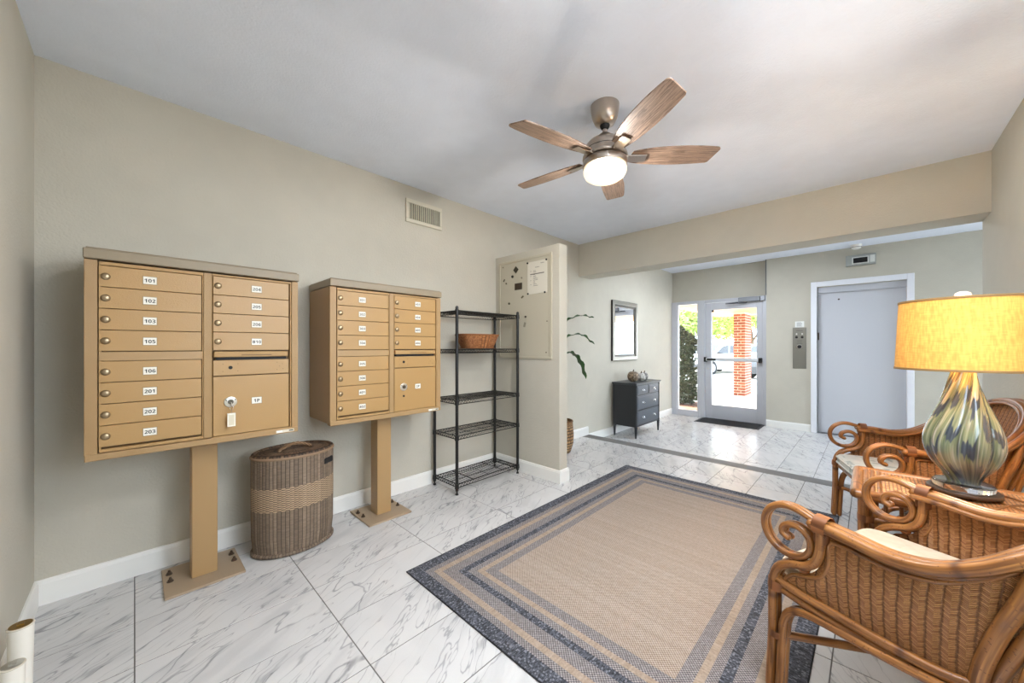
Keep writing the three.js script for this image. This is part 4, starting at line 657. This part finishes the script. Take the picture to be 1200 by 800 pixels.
    objs('rear_post', [pole([q(0.268, 0.40, 0.0168), q(0.283, 0.375, 0.25), q(0.292, 0.375, 0.37), q(0.306, 0.405, 0.50), q(0.309, 0.445, 0.62), q(0.298, 0.465, 0.70)], 0.0165, { rad: 10 }), pole([q(0.252, 0.42, 0.0148), q(0.266, 0.395, 0.25), q(0.276, 0.395, 0.37), q(0.294, 0.437, 0.50), q(0.296, 0.478, 0.62), q(0.285, 0.49, 0.69)], 0.0145, { rad: 10 }), pole([q(0.29, 0.43, 0.37), q(0.306, 0.462, 0.52), q(0.30, 0.50, 0.66)], 0.010, { rad: 8 })], rattan, t);
  }
  objs('front_rail', [pole([P3(-0.315, -0.045, 0.37), P3(0.315, -0.045, 0.37)], 0.0135), pole([P3(-0.315, -0.042, 0.343), P3(0.315, -0.042, 0.343)], 0.012)], rattan, t);
  obj('back_rail', [pole([[0.275, 0.385, 0.365], [0.2, 0.41, 0.37], [0.1, 0.424, 0.372], [0, 0.428, 0.372], [-0.1, 0.424, 0.372], [-0.2, 0.41, 0.37], [-0.275, 0.385, 0.365]].map((p) => P3(...p)), 0.014)], rattan, t);
  objs('cross_stretcher', [pole([P3(0.305, -0.03, 0.196), P3(-0.265, 0.40, 0.19)], 0.0125), pole([P3(-0.305, -0.03, 0.196), P3(0.265, 0.40, 0.19)], 0.0125)], rattan, t);
  obj('seat_deck', (() => { const s = new THREE.Shape([[-0.28, 0.03], [0.28, 0.03], [0.275, -0.36], [0.2, -0.43], [-0.2, -0.43], [-0.275, -0.36]].map(([x, y]) => new THREE.Vector2(x, y))); return new THREE.ExtrudeGeometry(s, { depth: 0.012, bevelEnabled: false }).rotateX(Math.PI / 2).translate(0, 0.38, zf); })(), std('#6b4022', 0.7), t);
  // seat cushion: crowned top, piped edge
  const cs = new THREE.Shape(); { const w = 0.268, f = 0.055, b = -0.40, r = 0.05; cs.moveTo(-w + r, f); cs.lineTo(w - r, f); cs.quadraticCurveTo(w, f, w, f - r); cs.lineTo(w - 0.01, b + 0.14); cs.quadraticCurveTo(w - 0.03, b, w - 0.17, b); cs.lineTo(-w + 0.17, b); cs.quadraticCurveTo(-w + 0.03, b, -w + 0.01, b + 0.14); cs.lineTo(-w, f - r); cs.quadraticCurveTo(-w, f, -w + r, f); }
  const cg = new THREE.ExtrudeGeometry(cs, { depth: 0.03, bevelEnabled: true, bevelThickness: 0.018, bevelSize: 0.014, bevelSegments: 5, curveSegments: 10 }).rotateX(Math.PI / 2).translate(0, 0.412, zf);
  const cu = obj('seat_cushion', metres(cg), cushionMat, t, cushionLabel);
  obj('piping', [0.381, 0.415].map((y) => pole(cs.getSpacedPoints(60).slice(0, -1).map((p) => V(p.x * 1.05, y, zf - 0.17 + (p.y + 0.17) * 1.06)), 0.0045, { closed: true, rad: 6 })), cushionMat, cu);
  return t;
}
const facing = (deg) => -Math.PI / 2 - THREE.MathUtils.degToRad(deg) * -1; // 0 looks along -x; positive turns the chair towards -z
function placeChair(label, sx, sz, deg, mat, cl) { // (sx, sz): the middle between the two scrolls; the chair's local origin lies 0.27 behind it
  const a = THREE.MathUtils.degToRad(deg), f = [-Math.cos(a), -Math.sin(a)];
  return rattanChair(label, [sx - f[0] * 0.27, 0.0057, sz - f[1] * 0.27], Math.atan2(f[0], f[1]), mat, cl);
}
placeChair('rattan armchair closest to the camera, with a cream seat cushion, standing on the rug edge', -0.055, -1.765, 23, fabric, 'cream seat cushion');
placeChair('rattan armchair behind the lamp table, with a pale grey patterned seat cushion', -0.025, -3.045, -17, stripe, 'pale grey patterned seat cushion');

{
  const t = thing('rattan_side_table', 'square rattan side table with a woven cane top between the two armchairs', 'table', [0.225, 0, -2.335]);
  const W = 0.268, D = 0.205, T = 0.545;
  obj('cane_top', metres(box(-W + 0.02, W - 0.02, T - 0.012, T - 0.002, -D + 0.02, D - 0.02)), cane, t);
  obj('top_edge', [pole([V(-W, T - 0.014, D), V(W, T - 0.014, D)], 0.021, { rad: 12 }), pole([V(-W, T - 0.014, -D), V(W, T - 0.014, -D)], 0.021, { rad: 12 }), pole([V(-W, T - 0.014, -D), V(-W, T - 0.014, D)], 0.021, { rad: 12 }), pole([V(W, T - 0.014, -D), V(W, T - 0.014, D)], 0.021, { rad: 12 })], rattan, t);
  objs('top_slat', [-0.225, -0.205, -0.185].map((x) => pole([V(x - 0.012, T - 0.004, -D + 0.02), V(x - 0.012, T - 0.004, D - 0.02)], 0.0085)), rattan, t);
  objs('lattice_strip', [[[0.03, -D + 0.02], [0.15, 0.02]], [[0.15, 0.02], [0.245, -0.08]], [[0.15, 0.02], [0.245, 0.14]], [[0.15, 0.02], [0.06, D - 0.02]], [[0.10, -D + 0.02], [0.245, -0.03]]].map(([a, b]) => pole([V(a[0], T - 0.001, a[1]), V(b[0], T - 0.001, b[1])], 0.006, { rad: 6 })), rattan, t);
  for (const sx of [-1, 1]) for (const sz of [-1, 1]) {
    const l = obj('leg', [pole([V(sx * (W - 0.022), 0.0195, sz * (D - 0.02)), V(sx * (W - 0.022), T - 0.03, sz * (D - 0.02))], 0.019, { rad: 12 }), pole([V(sx * (W - 0.055), 0.014, sz * (D - 0.022)), V(sx * (W - 0.055), T - 0.03, sz * (D - 0.022))], 0.0135, { rad: 10 })], rattan, t);
    obj('leg_binding', [pole([V(sx * (W - 0.03), 0.418, sz * (D - 0.02)), V(sx * (W - 0.03), 0.445, sz * (D - 0.02))], 0.028, { rad: 12, caps: false })], bindMat, l);
  }
  for (const sz of [-1, 1]) { obj('apron_rail', pole([V(-W + 0.02, 0.43, sz * (D - 0.02)), V(W - 0.02, 0.43, sz * (D - 0.02))], 0.0145, { rad: 10 }), rattan, t); for (let i = 0; i < 9; i++) obj('spindle', pole([V(-0.18 + i * 0.045, 0.44, sz * (D - 0.02)), V(-0.18 + i * 0.045, T - 0.03, sz * (D - 0.02))], 0.007, { rad: 7 }), rattan, t); }
  for (const sx of [-1, 1]) { obj('apron_rail', pole([V(sx * (W - 0.022), 0.43, -D + 0.02), V(sx * (W - 0.022), 0.43, D - 0.02)], 0.0145, { rad: 10 }), rattan, t); for (let i = 0; i < 6; i++) obj('spindle', pole([V(sx * (W - 0.022), 0.44, -0.12 + i * 0.048), V(sx * (W - 0.022), T - 0.03, -0.12 + i * 0.048)], 0.007, { rad: 7 }), rattan, t); }
}
// ---------- table lamp ----------
{
  const X = 0.272, Z = -2.375, T = 0.5455;
  const t = thing('table_lamp', 'lit table lamp with a twisted green glazed body and a wide yellow drum shade', 'lamp', [X, T + 0.007, Z]);
  obj('wood_base', lathe([[0.001, 0], [0.098, 0], [0.103, 0.004], [0.103, 0.014], [0.098, 0.018], [0.001, 0.018]], 56), std('#4a3626', 0.35), t);
  obj('clear_base', lathe([[0.001, 0.0182], [0.082, 0.0182], [0.086, 0.022], [0.086, 0.038], [0.081, 0.043], [0.001, 0.043]], 56), phys('#ffffff', 0.03, { transmission: 1, thickness: 0.02, ior: 1.49 }), t);
  // body: eight lobes that wind round as they rise
  const twist = (v) => (v < 0.34 ? 5.5 : 2.6) * (v - 0.34) * (v - 0.34);
  const prof = [[0.045, 0.043], [0.048, 0.055], [0.062, 0.08], [0.088, 0.12], [0.106, 0.165], [0.111, 0.205], [0.104, 0.255], [0.088, 0.305], [0.070, 0.355], [0.056, 0.40], [0.046, 0.44], [0.038, 0.475], [0.034, 0.50]], R = 90, C = 160, P = [], uv = [], I = [];
  const pc = new THREE.CatmullRomCurve3(prof.map(([r, y]) => V(r, y, 0)));
  for (let j = 0; j <= R; j++) { const q = pc.getPoint(j / R), tw = twist(q.y / 0.5); for (let i = 0; i <= C; i++) { const a = i / C * 2 * Math.PI, l = Math.abs(Math.sin(3.5 * (a + tw))), r = q.x * (0.86 + 0.16 * Math.pow(l, 0.55)); P.push(r * Math.cos(a), q.y, r * Math.sin(a)); uv.push(i / C, q.y / 0.5); } }
  for (let j = 0; j < R; j++) for (let i = 0; i < C; i++) { const a = j * (C + 1) + i; I.push(a, a + C + 1, a + 1, a + 1, a + C + 1, a + C + 2); }
  const g = new THREE.BufferGeometry(); g.setAttribute('position', new THREE.Float32BufferAttribute(P, 3)); g.setAttribute('uv', new THREE.Float32BufferAttribute(uv, 2)); g.setIndex(I); g.computeVertexNormals();
  const glaze = tex(1024, 1024, (px, py, u, v) => {
    const tw = twist(v) / 6.283, a = (u + tw) * 14, k = ((Math.floor(a) % 14) + 14) % 14, f = a - Math.floor(a), tip = 1 - Math.abs(2 * f - 1), st = fbm(a * 9, v * 4, 4, 12), w = fbm(a * 2.2, v * 5, 3, 3);
    let c = mix3([86, 98, 72], [146, 152, 122], clamp(1.6 * st - 0.3)); // olive glaze, streaked down the lobes
    c = mix3(c, [188, 184, 168], sst(0.60, 0.74, fbm(a * 1.6, v * 2.6 + 7, 3, 60)) * 0.75);
    const row = v * 2.9 + hash(k, 3, 8) * 0.9 + 0.20 * tip + 0.55 * (w - 0.5) + 0.25 * (st - 0.5), ft = row - Math.floor(row), dark = sst(0.56, 0.64, ft) * sst(1.0, 0.90, ft) * sst(0.10, 0.4, tip);
    c = mix3(c, mix3([34, 42, 52], [78, 88, 100], st), dark * 0.97); // blue-grey feather tips
    c = mix3(c, mix3([70, 78, 82], [120, 126, 128], st), sst(0.62, 0.30, ft) * sst(0.25, 0.5, ft) * 0.5 * sst(0.45, 0.6, w));
    c = mix3(c, [40, 48, 56], sst(0.16, 0.04, Math.min(f, 1 - f)) * 0.8 * sst(0.40, 0.58, fbm(a * 1.1 + 4, v * 2.6, 3, 31)));
    c = mix3(c, [176, 178, 172], sst(0.06, 0.0, Math.min(f, 1 - f)) * 0.55 * sst(0.4, 0.6, fbm(a * 1.2, v * 3, 3, 21)));
    const low = sst(0.40, 0.16, v + 0.14 * (st - 0.5)); c = mix3(c, mix3([66, 74, 76], [136, 140, 138], st), low * 0.8 * sst(0.3, 0.55, fbm(a * 1.7, v * 9, 3, 77)));
    return c;
  });
  obj('body', g, phys('#ffffff', 0.12, { map: glaze, clearcoat: 1, clearcoatRoughness: 0.04 }), t);
  obj('neck', [cyl(0.02, 0.016, 0.49, 0.535, 24), cyl(0.006, 0.006, 0.53, 0.60, 12)], M.steel, t);
  const h0 = 0.50, h1 = 0.79, linen = tex(512, 256, (px, py, u, v) => { const a = vn(u * 360, v * 14 + u * 40, 2), b = vn(u * 60, v * 160, 5); const k = 0.62 * a + 0.38 * b; return mix3([200, 142, 66], [238, 186, 96], k); });
  const shadeMat = phys('#ffffff', 0.95, { map: linen, transmission: 0.03, side: THREE.DoubleSide });
  const sh = obj('lamp_shade', lathe([[0.196, h0], [0.183, h1]], 72), shadeMat, t);
  const tri = std('#8a6a3c', 0.7);
  obj('shade_trim', [lathe([[0.1955, h0], [0.198, h0], [0.1975, h0 + 0.009], [0.195, h0 + 0.009], [0.1955, h0]], 72), lathe([[0.183, h1 - 0.008], [0.1855, h1 - 0.008], [0.185, h1 + 0.001], [0.1825, h1 + 0.001], [0.183, h1 - 0.008]], 72)], tri, sh);
  obj('spider', [0, 1, 2].map((k) => wire(V(0, h1 - 0.012, 0), V(0.182 * Math.cos(k * 2.09 + 0.4), h1 - 0.004, 0.182 * Math.sin(k * 2.09 + 0.4)), 0.002)).concat([pole([V(0.02, 0.535, 0), V(0.055, 0.60, 0), V(0.06, 0.70, 0), V(0.02, 0.775, 0), V(0, h1 - 0.01, 0)], 0.002, { rad: 6 }), pole([V(-0.02, 0.535, 0), V(-0.055, 0.60, 0), V(-0.06, 0.70, 0), V(-0.02, 0.775, 0), V(0, h1 - 0.01, 0)], 0.002, { rad: 6 })]), M.brass, t);
  obj('finial', [lathe([[0.006, h1 - 0.012], [0.006, h1 + 0.004], [0.018, h1 + 0.008], [0.024, h1 + 0.016], [0.022, h1 + 0.027], [0.012, h1 + 0.034], [0.001, h1 + 0.035]], 24)], phys('#f2ece0', 0.2, { clearcoat: 0.6 }), t);
  obj('bulb', lathe([[0.001, 0.728], [0.02, 0.724], [0.03, 0.708], [0.03, 0.688], [0.018, 0.658], [0.013, 0.64], [0.001, 0.64]], 20), std('#fff2d8', 0.4, { emissive: new THREE.Color().setRGB(1, 0.8, 0.5), emissiveIntensity: 6 }), t);
  const L = new THREE.PointLight(new THREE.Color().setRGB(1, 0.88, 0.70), LAMP_CD); L.name = 'table_lamp_light'; L.position.set(X, T + 0.70, Z); L.castShadow = true; L.shadow.radius = 1.2; scene.add(L);
}

// ---------- outside the entrance ----------
{
  const GY = -0.152, conc = tex(256, 256, (px, py, u, v) => { const n = fbm(u * 12, v * 12, 4, 2); return mix3([206, 202, 194], [226, 223, 216], n); });
  struct('ground_outside', metres(merge([box(-45, 30, GY - 0.3, GY, DZ - 0.15, -60), box(ERW + 0.12, 30, GY - 0.3, GY, BZ1 + 0.12, DZ - 0.15)])), std('#ffffff', 0.9, { map: scaled(conc, 0.4) }), 'pale concrete forecourt and car park beyond the glass door');
  struct('side_drive', metres(box(RW + 0.13, 30, GY - 0.3, GY - 0.01, 20, BZ1 + 0.12)), std('#7b7c7f', 0.95), 'unseen grey ground added beside the building to dim light bounced in through the side window');  // out-of-view ground, added dark to weaken the bounce onto the ceiling
  struct('porch_ceiling', metres(box(-3.35, 3.2, 2.06, 2.3, DZ - 0.15, -12.6)), std('#d9a45e', 0.7), 'ochre painted porch ceiling on the brick column');
  struct('facade_outside', box(-12, -2.84, -0.3, 3.4, DZ - 0.02, DZ - 0.15), std('#cfc6b2', 0.85));
  // patio pavers under the sidelight
  const pav = ['#c99f86', '#bb8d74', '#d3b09a'].map((c) => std(c, 0.85)), patio = struct('patio', box(-4.2, -2.35, GY - 0.02, GY + 0.006, DZ - 0.15, -8.25), std('#a89484', 0.9));
  const pg = box(-0.097, 0.097, 0, 0.02, -0.047, 0.047, 0.004);
  for (let i = 0; i < 9; i++) for (let j = 0; j < 9; j++) { const m = new THREE.Mesh(pg, pav[Math.floor(rnd() * 3)]); m.position.set(-4.05 + i * 0.2 + (j % 2 ? 0.05 : 0), GY + 0.004, -7.42 - j * 0.1); m.castShadow = m.receiveShadow = true; m.name = 'paver' + (patio.children.length ? '_' + String(patio.children.length).padStart(3, '0') : ''); patio.add(m); }
  // brick column: every brick a piece of its own
  const bt = tex(64, 64, (px, py, u, v) => { const n = fbm(u * 9, v * 9, 3, 5); return mix3([226, 226, 226], [255, 255, 255], n); });
  const brickM = ['#9a5238', '#8a4630', '#a85f42', '#95543f'].map((c) => std(c, 0.85, { map: bt }));
  const cx0 = -2.63, cx1 = -2.363, cz0 = -11.206, cz1 = -11.93, col = struct('brick_column', box(cx0 + 0.008, cx1 - 0.008, GY, 2.06, cz1 + 0.008, cz0 - 0.008), std('#ddd2c2', 0.95), 'square red brick column with pale mortar holding up the porch');
  const lay = (x0, x1, z0, z1, y) => { const m = new THREE.Mesh(box(x0, x1, 0, 0.058, z0, z1, 0.003), brickM[Math.floor(rnd() * 4)]); m.position.y = y; m.castShadow = m.receiveShadow = true; m.name = 'brick' + (col.children.length ? '_' + String(col.children.length).padStart(3, '0') : ''); col.add(m); };
  for (let k = 0; k < 30; k++) {
    const y = GY + 0.006 + k * 0.0725, o = k % 2, j = 0.013, mid = o ? cx0 + 0.17 : cx0 + 0.10;
    lay(cx0, mid - j / 2, cz0, cz0 - 0.09, y); lay(mid + j / 2, cx1, cz0, cz0 - 0.09, y); // front face
    let z = cz0 - 0.09 - j; const cuts = o ? [0.20, 0.20, 0.20] : [0.10, 0.20, 0.20, 0.10]; for (const c of cuts) { const e = Math.max(z - c, cz1); if (z - e > 0.03) lay(cx1 - 0.09, cx1, z, e, y); z = e - j; }
  }
  // leaves: one small folded leaf, set many times; a plant's foliage is one part
  const lg = new THREE.BufferGeometry(); lg.setAttribute('position', new THREE.Float32BufferAttribute([0, 0, 0, 0.5, 0.12, 0.4, 0, 0.03, 1, -0.5, 0.12, 0.4], 3)); lg.setIndex([0, 1, 2, 0, 2, 3]); lg.computeVertexNormals();
  const foliage = (parent, n, size, place, mat, tint) => {
    const im = new THREE.InstancedMesh(lg, mat, n), m4 = new THREE.Matrix4(), qt = new THREE.Quaternion(), cl = new THREE.Color();
    for (let i = 0; i < n; i++) { const p = place(i); qt.setFromEuler(new THREE.Euler(rr(-1.4, 1.4), rr(0, 6.28), rr(-1.2, 1.2))); const s = size * rr(0.6, 1.3); m4.compose(p, qt, V(s * 0.6, s, s)); im.setMatrixAt(i, m4); const k = rr(0.65, 1.15); cl.setRGB(tint[0] * k, tint[1] * k * rr(0.92, 1.08), tint[2] * k); im.setColorAt(i, cl); }
    im.name = 'foliage'; im.userData.kind = 'stuff'; im.castShadow = im.receiveShadow = true; parent.add(im); return im;
  };
  const leafM = phys('#ffffff', 0.6, { transmission: 0.35, side: THREE.DoubleSide }), bark = std('#5d4a3a', 0.9);
  const ball = (c, r) => { let p; do p = V(rr(-1, 1), rr(-1, 1), rr(-1, 1)); while (p.lengthSq() > 1 || p.lengthSq() < 0.25); return V(c[0] + p.x * r[0], c[1] + p.y * r[1], c[2] + p.z * r[2]); };
  const sh = thing('garden_shrub', 'tall dark green shrub seen through the narrow sidelight', 'shrub', [-3.10, GY, -8.75]);
  const bl = [[[0, 0.25, 0], [0.36, 0.3, 0.32]], [[0.05, 0.6, 0.05], [0.34, 0.34, 0.3]], [[-0.04, 1.0, 0], [0.33, 0.36, 0.3]], [[0.03, 1.35, -0.02], [0.30, 0.3, 0.28]], [[-0.12, 1.58, 0], [0.22, 0.2, 0.2]]];
  foliage(sh, 14000, 0.06, (i) => ball(...bl[i % bl.length]), leafM, [0.05, 0.085, 0.035]);
  obj('stem', [[0, 0], [0.08, 0.05], [-0.1, -0.04]].map(([a, b]) => pole([V(a * 0.4, 0, b * 0.4), V(a, 0.8, b), V(a * 1.6, 1.55, b)], 0.013, { rad: 6 })), bark, sh);
  obj('soil_bed', at(cyl(0.5, 0.46, 0, 0.02, 24), 0, 0, 0), std('#5a4032', 0.95), sh);
  const tree = (label, x, z, h, r, blobs, tint, n, ls = 0.22) => {
    const t = thing('garden_tree', label, 'tree', [x, GY, z]);
    obj('trunk', [pole([V(0, 0, 0), V(0.1, h * 0.4, 0.05), V(-0.1, h * 0.8, 0)], r, { rad: 8 }), pole([V(0.1, h * 0.4, 0.05), V(0.9, h * 0.75, 0.2)], r * 0.5, { rad: 6 }), pole([V(0.08, h * 0.45, 0), V(-0.9, h * 0.78, -0.2)], r * 0.5, { rad: 6 })], bark, t);
    foliage(t, n, ls, (i) => ball(...blobs[i % blobs.length]), leafM, tint);
  };
  const bb = (h, s) => [[[0, h, 0], [2.2 * s, 1.3 * s, 2 * s]], [[1.7 * s, h * 0.82, 0.4], [1.6 * s, 1.0 * s, 1.5 * s]], [[-1.8 * s, h * 0.85, -0.3], [1.7 * s, 1.1 * s, 1.5 * s]], [[0.4, h * 1.2, 0], [1.5 * s, 1.0 * s, 1.4 * s]]];
  tree('yellow-green leafy tree seen through the upper part of the glass door', -8.2, -25, 3.3, 0.14, bb(3.3, 1.0), [0.42, 0.52, 0.10], 9000, 0.2);
  tree('bright green tree seen through the upper part of the sidelight', -10.6, -24, 3.6, 0.16, bb(3.4, 1.15), [0.40, 0.50, 0.12], 9000, 0.2);
  tree('pale yellow-green tree standing just past the brick column', -6.6, -33, 4.0, 0.15, bb(4.0, 1.1), [0.46, 0.54, 0.14], 8000, 0.24);
  tree('wide olive tree at the far end of the car park', -15.5, -33, 4.6, 0.2, bb(4.4, 1.6), [0.30, 0.38, 0.12], 9000, 0.28);
  // parked cars
  const car = (label, x, z, turn, paint, grp) => {
    const t = thing('parked_car', label, 'car', [x, GY, z], turn, grp), L = 2.15, Wd = 0.86;
    const side = new THREE.Shape(); side.moveTo(-L, 0.28); side.lineTo(-L, 0.62); side.quadraticCurveTo(-L, 0.80, -L + 0.2, 0.84); side.lineTo(-1.1, 0.92); side.lineTo(1.45, 0.95); side.quadraticCurveTo(L, 0.95, L, 0.7); side.lineTo(L, 0.28); side.lineTo(-L, 0.28);
    obj('car_body', new THREE.ExtrudeGeometry(side, { depth: Wd * 2 - 0.1, bevelEnabled: true, bevelSize: 0.04, bevelThickness: 0.05, bevelSegments: 3 }).translate(0, 0, -Wd + 0.05), paint, t);
    const cab = new THREE.Shape(); cab.moveTo(-1.15, 0.9); cab.lineTo(-0.45, 1.38); cab.quadraticCurveTo(0.3, 1.48, 0.8, 1.4); cab.lineTo(1.6, 0.92); cab.lineTo(-1.15, 0.9);
    obj('cabin', new THREE.ExtrudeGeometry(cab, { depth: Wd * 2 - 0.34, bevelEnabled: true, bevelSize: 0.03, bevelThickness: 0.06, bevelSegments: 2 }).translate(0, 0, -Wd + 0.17), paint, t);
    const gl = phys('#1a1f24', 0.05);
    for (const s of [-1, 1]) obj('side_window', [[-0.95, -0.42, -0.05, -0.05], [0.0, 0.0, 0.62, 0.62]].map(([a, b, c, d], i) => { const w = new THREE.Shape(i ? [[0.02, 0.96], [0.02, 1.36], [0.74, 1.34], [1.35, 0.97]].map((p) => new THREE.Vector2(...p)) : [[-0.98, 0.96], [-0.42, 1.33], [-0.05, 1.37], [-0.05, 0.96]].map((p) => new THREE.Vector2(...p))); return new THREE.ExtrudeGeometry(w, { depth: 0.012, bevelEnabled: false }).translate(0, 0, s * (Wd - 0.105) - 0.006); }), gl, t);
    obj('windscreen', at(box(-0.42, 0.42, -0.006, 0.006, -Wd + 0.22, Wd - 0.22), -0.82, 1.16, 0, 0, 0, 0.6), gl, t);
    obj('rear_window', at(box(-0.42, 0.42, -0.006, 0.006, -Wd + 0.24, Wd - 0.24), 1.24, 1.2, 0, 0, 0, -0.55), gl, t);
    obj('bumper', [box(-L - 0.07, -L + 0.05, 0.26, 0.5, -Wd + 0.08, Wd - 0.08, 0.03), box(L - 0.05, L + 0.06, 0.26, 0.52, -Wd + 0.08, Wd - 0.08, 0.03)], std('#2a2b2d', 0.6), t);
    for (const s of [-1, 1]) { obj('headlamp', box(-L - 0.055, -L + 0.1, 0.6, 0.74, s * 0.62 - 0.17, s * 0.62 + 0.17, 0.03), phys('#dfe6ea', 0.1), t); for (const wx of [-1.38, 1.35]) { const w = obj('wheel', at(cyl(0.32, 0.32, -0.1, 0.1, 24), wx, 0.32, s * (Wd - 0.06), Math.PI / 2), M.rubber, t); obj('hub', at(cyl(0.19, 0.19, -0.105, 0.105, 18), wx, 0.32, s * (Wd - 0.055), Math.PI / 2), std('#aeb0b2', 0.35, { metalness: 0.7 }), w); } }
  };
  car('white parked car with dark tyres seen through the glass beside the brick column', -5.55, -20.2, 1.2, phys('#e8eaea', 0.25, { clearcoat: 0.6 }));
  car('silver parked car partly hidden behind the brick column', -5.6, -26.4, 1.25, phys('#b9bdc0', 0.3, { clearcoat: 0.6 }));
  car('dark grey parked car at the edge of the glass door beyond the column', -2.35, -19.0, 1.2, phys('#33363a', 0.3, { clearcoat: 0.6 }));
  car('pale parked car glimpsed behind the sidelight shrub', -9.2, -21.0, 1.1, phys('#d2d6da', 0.3, { clearcoat: 0.6 }));
}

renderer.render(scene, camera);
